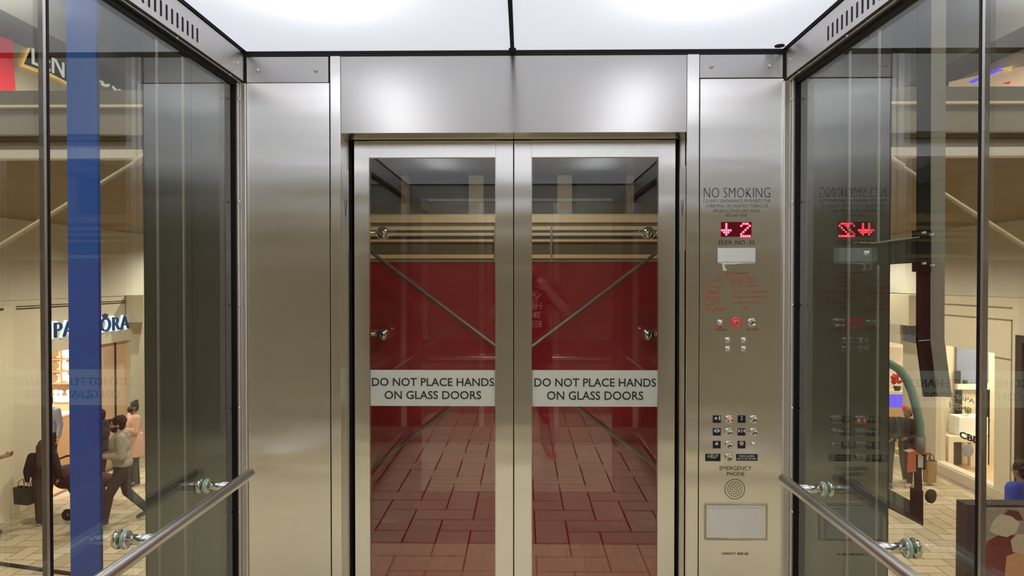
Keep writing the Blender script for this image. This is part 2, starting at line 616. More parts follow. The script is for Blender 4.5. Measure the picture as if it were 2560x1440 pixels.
def front_panel(name, x0, x1, ytop, ybot, m, y_out=0.0, bevel=0.0015, y_in=0.008):
    a = P(x0, ytop, FY)
    b = P(x1, ybot if ybot else 720, FY)
    zb = b.z if ybot else 0.004
    return MB().box(a.x, b.x, FY - y_out, FY + y_in, zb, min(a.z, ZT)).build(name, m, wf, bevel)


MB().box(XL - 0.02, P(852, 700, FY).x, FY + 0.009, FY + 0.03, 0, ZC + 0.02).box(P(1716, 700, FY).x, XR + 0.02, FY + 0.009, FY + 0.03, 0, ZC + 0.02).build('backing', 'seam', wf)
front_panel('top_strip', 616, 821, 139, 206, 'steel_h')
front_panel('return_panel', 616.5, 824.5, 208, None, 'steel_v')
front_panel('top_strip', 1750, 1957, 134, 194, 'steel_h')
for (sx, sy) in ((645, 176), (789, 176), (1779, 166), (1925, 165)):
    p = P(sx, sy, FY)
    MB().lathe([(0.0085, 0), (0.0085, 0.004), (0.005, 0.008), (0, 0.009)], (p.x, FY, p.z), (0, -1, 0), 16).build('screw', 'chrome', wf)
# jamb posts beside the doorway
for (a, b) in ((828, 853), (1716, 1746)):
    xa, xb = P(a, 700, FY).x, P(b, 700, FY).x
    MB().box(xa, xb, FY - 0.006, DY - 0.006, 0.004, ZT).build('jamb_post', 'steel_v', wf, 0.002)
xa, xb = P(853.5, 700, FY).x, P(1715.5, 700, FY).x
MB().box(xa, xb, FY, DY - 0.004, py_z(332, FY), ZT).build('header', 'steel_h', wf, 0.0015)
MB().box(XL, XR, FY - 0.001, FY + 0.02, ZT + 0.001, ZC + 0.03).build('top_seam', 'seam', wf)
# black slots at the door edges
for (a, b) in ((869, 890), (1683, 1704)):
    MB().box(P(a, 700, DY).x - (0.05 if a < 1000 else 0), P(b, 700, DY).x + (0.05 if a > 1000 else 0), DY + 0.034, DY + 0.06, 0, py_z(345, DY)).build('door_slot', 'black', wf)
for (a, b) in ((871, 880), (1692, 1702)):
    MB().box(P(a, 700, DY).x, P(b, 700, DY).x, DY - 0.003, DY + 0.03, 0, py_z(352, DY)).build('door_gasket', 'black', wf)
MB().box(xa, xb, DY + 0.034, DY + 0.05, py_z(352, DY), ZT).build('door_head', 'black', wf)
MB().box(P(1280, 700, DY).x, P(1288, 700, DY).x, DY + 0.026, DY + 0.03, 0, py_z(352, DY)).build('centre_seal', 'black', wf)
# jamb plates with an engraved mark
pl = tag(MB().box(xa, xa + 0.003, 2.822, 2.925, py_z(627, 2.87, 865), py_z(421, 2.87, 865)).build('jamb_plate', 'steel_v', None, 0.001),
         'steel plate engraved with a V on the door jamb left of the doors', 'jamb plate', 'plates on the door jambs')
lettering('V', (xa + 0.0034, 2.868, py_z(523, 2.87, 865)), (0, 1, 0), UZ, 0.045, 0.075, 'inkgrey', pl)
pl = tag(MB().box(xb - 0.003, xb, 2.822, 2.925, py_z(627, 2.87, 1710), py_z(418, 2.87, 1710)).build('jamb_plate', 'steel_v', None, 0.001),
         'steel plate engraved with a V on the door jamb beside the control panel', 'jamb plate', 'plates on the door jambs')
lettering('V', (xb - 0.0034, 2.868, py_z(523, 2.87, 1710)), (0, -1, 0), UZ, 0.045, 0.075, 'inkgrey', pl)

# ---- doors
GZB = 0.21


def door(n, x0, g0, g1, x1, label):
    d = thing('door_%d' % n, label, 'elevator door', ((P(x0, 700, DY).x + P(x1, 700, DY).x) / 2, DY, 0), kind='structure')
    zt, zg = py_z(351, DY), py_z(393, DY)
    a, b, c, e = [P(x, 700, DY).x for x in (x0, g0, g1, x1)]
    MB().box(a, b, DY, DY + 0.03, 0.006, zt).build('stile', 'steel_v', d, 0.0012)
    MB().box(c, e, DY, DY + 0.03, 0.006, zt).build('stile', 'steel_v', d, 0.0012)
    MB().box(b, c, DY + 0.0004, DY + 0.03, zg, zt).build('top_rail', 'steel_v', d)
    MB().box(b, c, DY + 0.0004, DY + 0.03, 0.006, GZB).build('bottom_rail', 'steel_h', d)
    MB().box(b - 0.004, c + 0.004, DY + 0.012, DY + 0.018, GZB - 0.004, zg + 0.004).build('glass_panel', 'doorglass', d)
    w = 0.0016
    MB().box(b, b + w, DY - 0.0006, DY + 0.012, GZB, zg).box(c - w, c, DY - 0.0006, DY + 0.012, GZB, zg).build('glazing_bead', 'chrome', d)
    return d


door(1, 886, 923, 1239, 1283, 'left steel framed glass leaf of the closed elevator doors')
door(2, 1285.4, 1329, 1646, 1688, 'right steel framed glass leaf of the closed elevator doors')


def warning(x0, x1, y0, y1, label, t1, t2):
    a, b = P(x0, y0, DY), P(x1, y1, DY)
    s = tag(MB().box(a.x, b.x, DY + 0.0095, DY + 0.0115, b.z, a.z).build('warning_sign', 'sign'), label, 'sign', 'warning signs on the glass doors')
    front_text('DO NOT PLACE HANDS', t1[0], t1[1], t1[2], t1[3], DY + 0.0095, 'ink', s, bold=0.008)
    front_text('ON GLASS DOORS', t2[0], t2[1], t2[2], t2[3], DY + 0.0095, 'ink', s, bold=0.008)


warning(925, 1238, 925.5, 1016.5, 'off-white warning sign on the left glass door', (930, 944.5, 1235, 965.5), (961.5, 977, 1203, 998))
warning(1330, 1646, 926, 1018, 'off-white warning sign on the right glass door', (1336, 945.5, 1640, 967), (1367.5, 978, 1608, 1000))

# ---- side walls: vented fascia, glass frame, corner post
zg_l, zt_l = P(607, 205, FY).z, ZC
ztop_l = P(590, 213, FY).z


def side_wall(side, name, label):
    left = side < 0
    xs, gx = (XL, GXL) if left else (XR, GXR)
    w = thing(name, label, 'wall', (xs, 1, 0), kind='structure')
    o = side  # outward
    z1, z2, z3 = zg_l, zg_l - 0.004, ztop_l + 0.004
    MB().box(xs, xs + o * 0.02, YB, FY - 0.002, z1, ZC - 0.004).build('fascia', 'steel_f', w, 0.001)
    MB().box(xs + o * 0.004, xs + o * 0.02, YB, FY, z2, z1).build('fascia_groove', 'seam', w)
    MB().box(xs + o * 0.008, gx + o * 0.03, YB, FY - 0.002, z3, z2).build('glass_head', 'steel_f', w, 0.001)
    MB().box(gx - o * 0.008, gx + o * 0.022, YB, FY - 0.03, z3 - 0.014, z3).build('head_gasket', 'black', w)
    # louvre slots
    mb = MB()
    sl = []
    ys = 2.40 if left else 2.415
    for k in range(34):
        y = ys - k * 0.0345
        mb.box(xs - o * 0.0006, xs + o * 0.004, y - 0.0055, y + 0.0055, 2.386, 2.434)
    mb.build('vent_slot', 'black', w)
    # corner post by the front wall
    xa, xb = (P(593, 700, FY).x, P(615.6, 700, FY - 0.012).x) if left else (P(1958.4, 700, FY - 0.012).x, P(1985, 700, FY).x)
    xm = P(604, 700, FY).x if left else P(1973, 700, FY).x
    MB().box(xa if left else xm, xm if left else xb, FY - 0.028, FY + 0.01, 0, z3 - 0.002).build('glass_stop', 'steel_f', w, 0.0015)
    MB().box(xm if left else xa, xb if left else xm, FY - 0.012, FY + 0.01, 0, z3 + 0.002).build('corner_post', 'steel_f', w, 0.003)
    MB().box(gx - o * 0.010, gx + o * 0.012, FY - 0.034, FY - 0.026, 0, z3).build('edge_gasket', 'black', w)
    xsx = 598 if left else 1981
    for k, sy in enumerate((247, 505, 762, 1020, 1280)):
        p = P(xsx, sy, FY - 0.028)
        MB().lathe([(0.0055, 0), (0.0055, 0.002), (0.003, 0.005), (0, 0.0055)], (p.x, FY - 0.028, p.z), (0, -1, 0), 12).build('screw', 'chrome', w)
    # screws along the glass head and on the fascia
    for (sx, sy) in (((443, 113), (575, 203)) if left else ((2118, 99), (1997, 191))):
        p = PX(sx, sy, xs + o * 0.008)
        MB().lathe([(0.005, 0), (0.004, 0.003), (0, 0.004)], (xs + o * 0.008, p.y, (z2 + z3) / 2), (-o, 0, 0), 12).build('screw', 'chrome', w)
    p = PX(593, 158, xs) if left else PX(1978, 148, xs)
    MB().lathe([(0.006, 0), (0.006, 0.003), (0.003, 0.008), (0, 0.009)], (xs, p.y, p.z), (-o, 0, 0), 12).build('screw', 'chrome', w)
    MB().box(xs + o * 0.008, gx + o * 0.03, YB, FY - 0.03, 0, 0.10).build('kick_rail', 'steel_h', w)
    # glass butt joint
    yj = PX(124, 720, gx).y if left else PX(2446, 720, gx).y
    MB().box(gx - o * 0.001, gx + o * 0.013, yj - 0.0045, yj + 0.0045, 0.1, z3).build('silicone_joint', 'black', w)
    MB().box(gx, gx + o * 0.012, yj - 0.0165, yj - 0.0045, 0.1, z3).build('joint_strip', 'steel_f', w)
    return w, yj, gx


wl, yjl, _ = side_wall(-1, 'wall_left', 'left elevator wall frame with vented steel fascia')
wr, yjr, _ = side_wall(1, 'wall_right', 'right elevator wall frame with vented steel fascia')
GT = ztop_l + 0.002
for n, (gx, o, ya, yb, lab) in enumerate((
        (GXL, -1, yjl + 0.0045, FY - 0.016, 'clear glass pane of the left wall nearest the doors'),
        (GXL, -1, YB + 0.03, yjl - 0.0165, 'clear glass pane of the left wall nearest the viewer'),
        (GXR, 1, yjr + 0.0045, FY - 0.016, 'clear glass pane of the right wall nearest the doors'),
        (GXR, 1, YB + 0.03, yjr - 0.0165, 'clear glass pane of the right wall nearest the viewer'))):
    tag(MB().box(gx, gx + o * 0.012, ya, yb, 0.09, GT).build('window_%d' % (n + 1), 'glass'), lab, 'glass wall', kind='structure')

# ---- back wall
wb = thing('wall_rear', 'steel framed glass back wall of the elevator, seen only in reflections', 'wall', (0, YB, 0), kind='structure')
MB().box(GXL - 0.02, GXR + 0.02, YB - 0.03, YB, 2.30, ZC).build('rear_fascia', 'steel_h', wb)
MB().box(GXL - 0.02, GXR + 0.02, YB - 0.03, YB, 0, 0.14).build('rear_kick_rail', 'steel_h', wb)
for x in (GXL, X0 - 0.36, X0 + 0.36, GXR):
    MB().box(x - 0.025, x + 0.025, YB - 0.03, YB, 0.14, 2.30).build('rear_mullion', 'steel_v', wb)
tag(MB().box(GXL, GXR, YB - 0.02, YB - 0.012, 0.14, 2.30).build('window_5', 'glass'), 'clear glass pane of the back wall behind the photographer', 'glass wall', kind='structure')


# ---- handrails
def handrail(label, side, rx, gx, z, y_end, posts, y_back, cap_y):
    h = thing('handrail', label, 'handrail', (rx, 1, z), 'side handrails')
    MB().tube([(rx, y_back, z), (rx, y_end - 0.004, z), (rx, y_end, z)], [0.019, 0.019, 0.016], 28).build('rail', 'rail', h)
    for y in posts:
        b = MB().tube([(rx + side * 0.012, y, z), (gx - side * 0.010, y, z)], 0.0155, 24).build('bracket', 'chrome', h)
        MB().lathe([(0, 0), (0.0245, 0), (0.0245, 0.003), (0.0155, 0.0035)], (gx - side * 0.009, y, z), (-side, 0, 0), 28).build('inner_flange', 'chrome', b)
        MB().lathe([(0.0, 0), (0.0265, 0), (0.028, 0.004), (0.0265, 0.009), (0.0, 0.009)], (gx, y, z), (-side, 0, 0), 28).build('washer', 'greenglass', b)
        MB().lathe([(0, 0), (0.0275, 0), (0.0275, 0.006), (0.025, 0.012), (0.0, 0.013)], (gx + side * 0.0125, y, z), (side, 0, 0), 28).build('outer_flange', 'chrome', b)


ZR = 1.573 - 0.755
handrail('round steel handrail along the left glass wall', -1, -1.058, GXL, ZR, 2.69, (2.52, 2.0, 1.48, 0.96, 0.44), -0.7, 0)
handrail('round steel handrail along the right glass wall', 1, P(1957, 1200, 2.65).x, GXR, ZR, 2.65, (2.52, 1.97, 1.46, 0.95, 0.44), -0.7, 0)
hb = thing('handrail', 'round steel handrail across the back wall, a faint reflection in the doors', 'handrail', (0, YB, ZR))
MB().tube([(GXL + 0.25, YB + 0.09, ZR), (GXR - 0.25, YB + 0.09, ZR)], 0.019, 20).build('rail', 'rail', hb)
for x in (-0.7, 0.0, 0.63):
    MB().tube([(x, YB + 0.08, ZR), (x, YB, ZR)], 0.0125, 14).build('bracket', 'chrome', hb)

# ================================================================== CONTROL PANEL
cp = thing('control_panel', 'tall steel control panel with buttons and red floor display', 'control panel', (P(1853, 720, FY).x, FY, 0))
face = front_panel('faceplate', 1751, 1957, 197, None, 'steel_v')
face.parent = cp
face.matrix_parent_inverse = cp.matrix_basis.inverted()
FP = FY


def disc(x, y, r_px, prof, m, name, parent=cp, n=24):
    p = P(x, y, FP)
    s = FPX / FP
    r = r_px / s
    return MB().lathe([(a * r, h) for a, h in prof], (p.x, FP, p.z), (0, -1, 0), n).build(name, m, parent)


DOME = [(1.0, 0.0), (1.0, 0.005), (0.93, 0.008), (0.78, 0.0095), (0.72, 0.0085), (0, 0.009)]
front_text('NO SMOKING', 1759.7, 469.5, 1925, 494, FP, 'ink', cp, bold=-0.020, spacing=1.05, name='no_smoking_lettering')
for (s, a, b, c, d) in (('COUNTY ORDINANCE PROHIBITS THE', 1757, 498.5, 1926, 506), ('CARRYING OF LIGHTED TOBACCO', 1764, 510.5, 1920, 518.5),
                        ('PRODUCTS OF ANY KIND', 1784, 523, 1900, 531), ('$25.00 FINE', 1815, 535, 1868, 543)):
    front_text(s, a, b, c, d, FP, 'inkgrey', cp, bold=-0.006, name='ordinance_lettering')
front_text('ELEV. NO. 32', 1797.5, 601, 1886.5, 611.5, FP, 'ink', cp, bold=-0.004, name='elevator_number_lettering')
front_text('EMERGENCY', 1799.5, 1165.5, 1878.5, 1175.5, FP, 'ink', cp, bold=-0.008, name='emergency_lettering')
front_text('PHONE', 1817, 1179.5, 1861, 1189, FP, 'ink', cp, bold=-0.008, name='phone_lettering')
front_text('CAPACITY  8500 LBS', 1804.5, 1381, 1871, 1387, FP, 'ink', cp, bold=0.006, name='capacity_lettering')

# floor display with lit dots
dsp = fbox(MB(), 1802.5, 555, 1878.5, 592, FP, 0.0012, 0.01).build('floor_display', 'ledbg', cp)
dsp['label'] = 'dark display window with a red arrow and the number 2'
pitch = 5.35


def dots(rows, ox, oy, name, px_pitch):
    a, b = MB(), MB()
    for j, row in enumerate(rows):
        for i, ch in enumerate(row):
            if ch == '#':
                p = P(ox + i * px_pitch, oy + j * pitch * 0.96, FP)
                a.lathe([(0.0052, 0.0013), (0.0048, 0.0018), (0, 0.0019)], (p.x, FP, p.z), (0, -1, 0), 12)
                b.lathe([(0.0020, 0.0019), (0.0014, 0.0028), (0, 0.003)], (p.x, FP, p.z), (0, -1, 0), 8)
    a.build(name, 'led', dsp)
    b.build(name + '_core', 'ledhot', dsp)


dots([' ### ', '#   #', '   # ', '  #  ', ' #   ', '#    ', '#####'], 1853.0, 559.5, 'lit_digit', 5.2)
dots(['  #  ', '  #  ', '  #  ', '#####', ' ### ', '  #  '], 1805.2, 560.5, 'lit_arrow', 5.2)

# white card with torn tape under it
fbox(MB(), 1794, 620, 1888, 654.5, FP, 0.003, 0).build('white_card', 'white', cp, 0.0006)
fbox(MB(), 1807, 636.5, 1872, 638.2, FP, 0.0036, -0.003).build('card_line', 'paper', cp)
tp = MB().prism([(P(a, b, FP).x, P(a, b, FP).z) for a, b in ((1795, 655), (1888, 655.5), (1887, 658), (1858, 659), (1830, 661), (1811, 661), (1813, 670), (1817, 676), (1808, 677), (1806, 668), (1805, 659), (1795, 657.5))], 'y', FP - 0.0012, FP)
tp.build('torn_tape', 'sign', cp)

# worn red fire-service text, unreadable
random.seed(4)
front_text('FIRE OPERATION', 1814, 680.5, 1871, 685.5, FP, 'inkred', cp, name='fire_lettering')
mb = MB()


def words(x0, x1, y, h):
    x = x0
    while x < x1 - 1.5:
        w = min(random.uniform(1.2, 3.2), x1 - x)
        t = y + random.uniform(-0.3, 0.3)
        fbox(mb, x, t, x + w, t + h * random.uniform(0.45, 1.0), FP, 0.0005, 0)
        x += w + (random.choice((0.7, 0.8, 2.2)))


for (a, b, y) in ((1794, 1825, 692), (1763, 1802, 699), (1762, 1787, 713), (1762, 1804, 718.5), (1763, 1802, 727.5), (1763, 1801, 732.5), (1763, 1801, 741), (1763, 1802, 746),
                  (1763, 1793, 754.5), (1763, 1784, 759.5), (1762, 1819, 769), (1763, 1813, 774),
                  (1833, 1892, 692), (1829, 1908, 699), (1829, 1886, 704.5), (1829, 1898, 713.5), (1829, 1921, 727.5), (1829, 1919, 741), (1829, 1918, 754.5), (1852, 1870, 767.5)):
    words(a, b, y, 4.2)
mb.build('red_instruction_text', 'inkred', cp)
mb = MB()
for r in ((1785, 805.5, 1791, 807.5), (1811, 805.5, 1816, 807.5), (1799, 796, 1803.5, 798)):
    fbox(mb, *r, FP, 0.0005, 0)
mb.build('key_switch_marks', 'inkred', cp)
front_text('FIRE\nOPERATION', 1787, 815.5, 1816.5, 826.5, FP, 'inkred', cp, name='fire_switch_lettering')
front_text('CALL CANCEL', 1866, 820.5, 1898, 826.5, FP, 'inkred', cp, name='call_cancel_lettering')


def keyswitch(x, y, r=7.2, name='key_switch'):
    k = disc(x, y, r, [(1.0, 0), (0.95, 0.006), (0.75, 0.0095), (0.5, 0.0105), (0.45, 0.009), (0, 0.009)], 'chrome', name)
    disc(x + 0.8, y + 0.8, r * 0.36, [(1, 0.009), (1, 0.0112), (0, 0.0112)], 'steel_v', 'cylinder', k, 14)
    fbox(MB(), x + 0.3, y - 0.9, x + 1.2, y + 2.4, FP, 0.0116, -0.011).build('keyhole', 'ink', k)
    return k


keyswitch(1800, 806)
for (x, y) in ((1819, 850), (1859, 850), (1819, 871.5), (1859, 871.5)):
    keyswitch(x, y)
keyswitch(1883.7, 1111, 6.6)
b = disc(1840.3, 806, 12.5, [(1.0, 0), (1.0, 0.005), (0.9, 0.008), (0.72, 0.0085), (0.68, 0.006), (0, 0.006)], 'redbtn', 'fire_button')
b['label'] = 'red ringed fire hat button'
disc(1840.3, 806, 7.6, [(1, 0.006), (0.9, 0.0075), (0, 0.008)], 'pinkbtn', 'lens', b)
hat = [(1835.5, 808), (1836.5, 806.8), (1837.5, 803.5), (1839.3, 802), (1841.3, 802), (1843.1, 803.5), (1844.1, 806.8), (1845.1, 808), (1844, 809.3), (1836.6, 809.3)]
MB().prism([(P(a, c, FP).x, P(a, c, FP).z) for a, c in hat], 'y', FP - 0.0086, FP - 0.0078).build('hat_mark', 'inkred', b)
disc(1880, 806, 10.5, DOME, 'chrome', 'call_cancel_button')

# push buttons and their black plates
for (x, y, name, dot) in ((1822.4, 1048, 'floor_button', 'lit'), (1884.2, 1048, 'floor_button', 'dark'), (1821.6, 1079.5, 'door_open_button', None),
                          (1883.6, 1079.5, 'door_close_button', None), (1821.6, 1111.3, 'alarm_button', 'dark'), (1821.4, 1143.3, 'help_button', 'dark')):
    bt = disc(x, y, 10.2, DOME, 'chrome', name)
    if dot == 'lit':
        bt['label'] = 'lit button for floor 1'
        disc(x + 1, y + 1.2, 3.0, [(1, 0.009), (0.8, 0.0098), (0, 0.01)], 'led', 'call_light', bt, 14)
        disc(x + 1, y + 1.2, 1.0, [(1, 0.01), (0, 0.0104)], 'ink', 'light_centre', bt, 10)
    elif dot:
        disc(x + 1, y + 1.0, 1.9, [(1, 0.009), (0.8, 0.0098), (0, 0.01)], 'ink', 'call_light', bt, 12)


def plate(x0, y0, x1, y1, name):
    return fbox(MB(), x0, y0, x1, y1, FP, 0.0015, 0).build(name, 'plate', cp, 0.0008)


def mark(poly, parent, name, m='sign'):
    MB().prism([(P(a, b, FP).x, P(a, b, FP).z) for a, b in poly], 'y', FP - 0.0022, FP - 0.0014).build(name, m, parent)


p1 = plate(1782, 1038.3, 1802, 1057, 'button_plate')
star = [(1789.5 + (5.2 if k % 2 == 0 else 2.1) * math.sin(k * math.pi / 5), 1045.6 - (5.2 if k % 2 == 0 else 2.1) * math.cos(k * math.pi / 5)) for k in range(10)]
mark(star, p1, 'star_mark')
front_text('1', 1797.2, 1040, 1800.2, 1050, FP - 0.0015, 'sign', p1)
p2 = plate(1844, 1038.3, 1863.7, 1057, 'button_plate')
front_text('2', 1851, 1040, 1856.7, 1050, FP - 0.0015, 'sign', p2)
p3 = plate(1782, 1070.3, 1802, 1089, 'button_plate')
mark([(1783.6, 1076.5), (1789.2, 1071.5), (1789.2, 1081.5)], p3, 'open_arrow_mark')
mark([(1800.6, 1076.5), (1795.0, 1071.5), (1795.0, 1081.5)], p3, 'open_arrow_mark')
for x in (1790.6, 1792.7):
    mark([(x, 1071.5), (x + 1.1, 1071.5), (x + 1.1, 1081.5), (x, 1081.5)], p3, 'door_line_mark')
p4 = plate(1844, 1070.3, 1863.5, 1089, 'button_plate')
mark([(1845.3, 1071.5), (1851.5, 1076.8), (1845.3, 1081.8)], p4, 'close_arrow_mark')
mark([(1862.6, 1071.5), (1856.6, 1076.8), (1862.6, 1081.8)], p4, 'close_arrow_mark')
mark([(1853.0, 1071.5), (1855.0, 1071.5), (1855.0, 1081.8), (1853.0, 1081.8)], p4, 'door_line_mark')
p5 = plate(1782, 1102.2, 1801.6, 1121, 'button_plate')
mark([(1786, 1111), (1789, 1108), (1790.2, 1104.8), (1791.5, 1103.3), (1792.8, 1104.8), (1794, 1108), (1797, 1111), (1793.2, 1111.6), (1791.5, 1113.2), (1789.8, 1111.6)], p5, 'bell_mark')
p6 = plate(1844, 1102.2, 1863.4, 1121, 'button_plate')
mark([(1853.6 + 5.2 * math.cos(k * math.pi / 10), 1108.3 + 5.2 * math.sin(k * math.pi / 10)) for k in range(20)], p6, 'stop_mark')
front_text('X', 1851.6, 1106.2, 1855.6, 1110.4, FP - 0.0019, 'ink', p6)
p7 = plate(1763, 1134.3, 1801.2, 1153, 'help_plate')
front_text('HELP', 1769.5, 1135.8, 1794.8, 1145.2, FP - 0.0015, 'sign', p7)
p8 = plate(1840.5, 1135, 1893.7, 1152, 'help_plate')
front_text('WHEN FLASHING\nHELP IS ON THE WAY', 1843, 1137.5, 1891, 1149.5, FP - 0.0015, 'inkgrey' if False else 'sign', p8, bold=-0.008)

# speaker holes
mb = MB()
for (r, n) in ((0, 1), (6.4, 8), (12.0, 14), (17.8, 22), (24.6, 36)):
    for k in range(n):
        p = P(1837 + r * math.cos(2 * math.pi * k / n), 1223 + r * math.sin(2 * math.pi * k / n), FP)
        mb.lathe([(0.0024, 0), (0.0024, 0.0004), (0, 0.0004)], (p.x, FP, p.z), (0, -1, 0), 10)
mb.build('speaker_hole', 'ink', cp)

# certificate frame
a, b = P(1761, 1258, FP), P(1917, 1350, FP)
t = 0.007
mb = MB().box(a.x, b.x, FP - 0.008, FP, a.z - t, a.z).box(a.x, b.x, FP - 0.008, FP, b.z, b.z + t)
mb.box(a.x, a.x + t, FP - 0.008, FP, b.z + t, a.z - t).box(b.x - t, b.x, FP - 0.008, FP, b.z + t, a.z - t)
cf = tag(mb.build('certificate_frame', 'steel_h', None, 0.001), 'steel certificate frame holding a blank white paper low on the control panel', 'frame')
MB().box(a.x + t, b.x - t, FP - 0.003, FP, b.z + t, a.z - t).build('frame_back', 'steel_v', cf)
fbox(MB(), 1772, 1268, 1907, 1339, FP, 0.0045, -0.003).build('paper', 'paper', cf)

# ================================================================== HOISTWAY
for (x0, x1, lab, n) in ((360, 590, 'dark grey hoistway column beyond the left glass wall', 'hoistway_column'), (2016, 2225, 'dark grey hoistway column beyond the right glass wall', 'hoistway_column')):
    a, b = P(x0, 720, 3.1).x, P(x1, 720, 3.1).x
    c = thing(n, lab, 'column', ((a + b) / 2, 3.4, GZ), 'hoistway columns', 'structure')
    MB().box(a, b, 3.1, 3.75, GZ, 6.4).build('column_shaft', 'darkcol', c)
    inner = b if x0 < 1000 else a
    MB().box(inner - 0.05, inner + 0.05, 3.06, 3.1, GZ, 6.4).build('cover_strip', 'darkcol', c)
    MB().box((a + b) / 2 - 0.012, (a + b) / 2 + 0.012, 3.09, 3.1, GZ, 6.4).build('panel_joint', 'seam', c)

hx0, hx1 = P(590, 720, 3.1).x + 0.004, P(2016, 720, 3.1).x - 0.004
zr = P(1285, 655, GY + 0.02).z
rp = tag(MB().box(hx0, hx1, GY + 0.02, GY + 0.05, -1.2, zr).build('red_hoarding', 'red'), 'dark red board filling the hoistway front behind the glass doors', 'hoarding')
MB().box(hx0, hx1, GY + 0.015, GY + 0.055, zr, zr + 0.012).build('top_edge', 'cream', rp)
tag(MB().box(hx0, hx1, GY, GY + 0.010, -1.2, 6.0).build('window_6', 'doorglass'), 'clear glass front of the hoistway between the dark columns', 'glass wall', kind='structure')


def rod_thing(name, label, a, b, r, m, group=None):
    t = thing(name, label, 'brace rod', a, group)
    a, b = Vector(a), Vector(b)
    d = (b - a).normalized()
    MB().tube([a, b], r, 12).build('rod', m, t)
    for p, s in ((a, 1), (b, -1)):
        MB().tube([p, p + d * (0.09 * s)], r * 1.6, 12).build('end_fork', m, t)
    return t


YR = GY - 0.035
rod_thing('brace_rod', 'thin grey brace rod descending to the right behind the door glass', P(716, 471, YR), P(1880, 1348, YR), 0.0085, 'rod', 'crossed brace rods')
rod_thing('brace_rod', 'thin grey brace rod rising to the right behind the door glass', P(716, 1329, YR - 0.02), P(1880, 452, YR - 0.02), 0.0085, 'rod', 'crossed brace rods')
for (kx, ky, s, lab) in ((957, 583, -1, 'upper steel glass clamp behind the left door'), (957, 836, -1, 'lower steel glass clamp behind the left door'),
                         (1621, 583, 1, 'upper steel glass clamp behind the right door'), (1621, 836, 1, 'lower steel glass clamp behind the right door')):
    yk = GY - 0.075
    p = P(kx, ky, yk)
    g = thing('glass_clamp', lab, 'glass clamp', p, 'steel glass clamps')
    MB().ell(p, 0.034, 0.030, 0.034).build('knob', 'chrome', g)
    MB().tube([p, (p.x + s * 0.5, yk, p.z)], 0.011, 14).build('arm', 'chrome', g)
    MB().tube([p, (p.x, GY, p.z)], 0.014, 14).build('bolt', 'chrome', g)

# side brace rods out in front of the walkway
YS = 3.9
rod_thing('brace_rod', 'pale diagonal rod outside the left glass wall', P(372, 386, YS), P(-160, 713, YS), 0.013, 'tanrod', 'diagonal rods beside the hoistway')
rod_thing('brace_rod', 'pale diagonal rod outside the right glass wall', P(2222, 396, YS), P(2720, 718, YS), 0.013, 'tanrod', 'diagonal rods beside the hoistway')

# blue strip outside the left glass
a, b = P(170, 720, 2.53), P(245, 720, 2.53)
bs = thing('blue_strip', 'tall bright blue steel strip standing outside the left glass wall', 'strip', ((a.x + b.x) / 2, 2.54, GZ))
MB().box(a.x, b.x, 2.53, 2.55, GZ, 5.5).build('face', 'blue', bs, 0.002)
MB().box(a.x, a.x + 0.012, 2.55, 2.60, GZ, 5.5).build('flange', 'blue', bs)

# black and grey guide strip with bracket outside the right glass
YG = 2.75


def poly(pts, Y, y_out, y_in, name, m, parent):
    return MB().prism([(P(a, b, Y).x, P(a, b, Y).z) for a, b in pts], 'y', Y - y_out, Y + y_in).build(name, m, parent)


p = P(2330, 720, YG)
gs = thing('guide_strip', 'black and grey hanging guide strip with bent foot outside the right glass wall', 'strip', (p.x, YG, p.z))
poly([(2299, -900), (2330, -900), (2326, 850), (2343, 992), (2311, 992), (2294, 852)], YG, 0.0, 0.012, 'black_flange', 'black', gs)
poly([(2330, -900), (2371, -900), (2362, 850), (2381, 993), (2343, 992), (2326, 850)], YG, -0.002, 0.014, 'grey_flange', 'greysheet', gs)
poly([(2296, 851), (2324, 849), (2324, 850.5), (2296, 853)], YG, 0.002, 0, 'joint_line', 'strip', gs)
br = thing('wall_bracket', 'black steel bracket arm bolted to the hanging guide strip', 'bracket', P(2220, 630, YG))
poly([(2140, 607), (2176, 609), (2288, 594), (2288, 657), (2178, 664), (2140, 657)], YG, 0.012, 0.0, 'arm_plate', 'darkcol', br)
poly([(2140, 605), (2176, 607), (2288, 592), (2288, 595), (2176, 610), (2140, 608)], YG, 0.03, 0.02, 'top_flange', 'greysheet', br)
poly([(2287, 577), (2321, 575), (2321, 681), (2287, 679)], YG, 0.018, 0.02, 'clamp_block', 'black', br)
for (x, y) in ((2299, 583), (2318, 588), (2299, 659), (2320, 664), (2160, 632)):
    q = P(x, y, YG)
    r = 0.008 if x > 2200 else 0.012
    MB().lathe([(r, 0), (r, 0.010), (r * 0.6, 0.012), (r * 0.6, 0.022), (0, 0.023)], (q.x, YG - (0.018 if x > 2200 else 0.012), q.z), (0, -1, 0), 6 if x < 2200 else 10).build('bolt', 'chrome', br)

# thin hoist cables in front of the dark columns
for (cx, lab) in ((396, 'thin pale hoist cable farther from the doors on the left side'), (461, 'thin pale hoist cable nearer the doors on the left side'),
                  (2121, 'thin pale hoist cable nearer the doors on the right side'), (2194, 'thin pale hoist cable farther from the doors on the right side')):
    p = P(cx, 720, 3.03)
    hc = thing('hoist_cable', lab, 'cable', (p.x, 3.03, GZ), 'hoist cables beside the columns')
    MB().tube([(p.x, 3.03, GZ), (p.x, 3.03, 6.4)], 0.006, 10).build('rope', 'greysheet', hc)

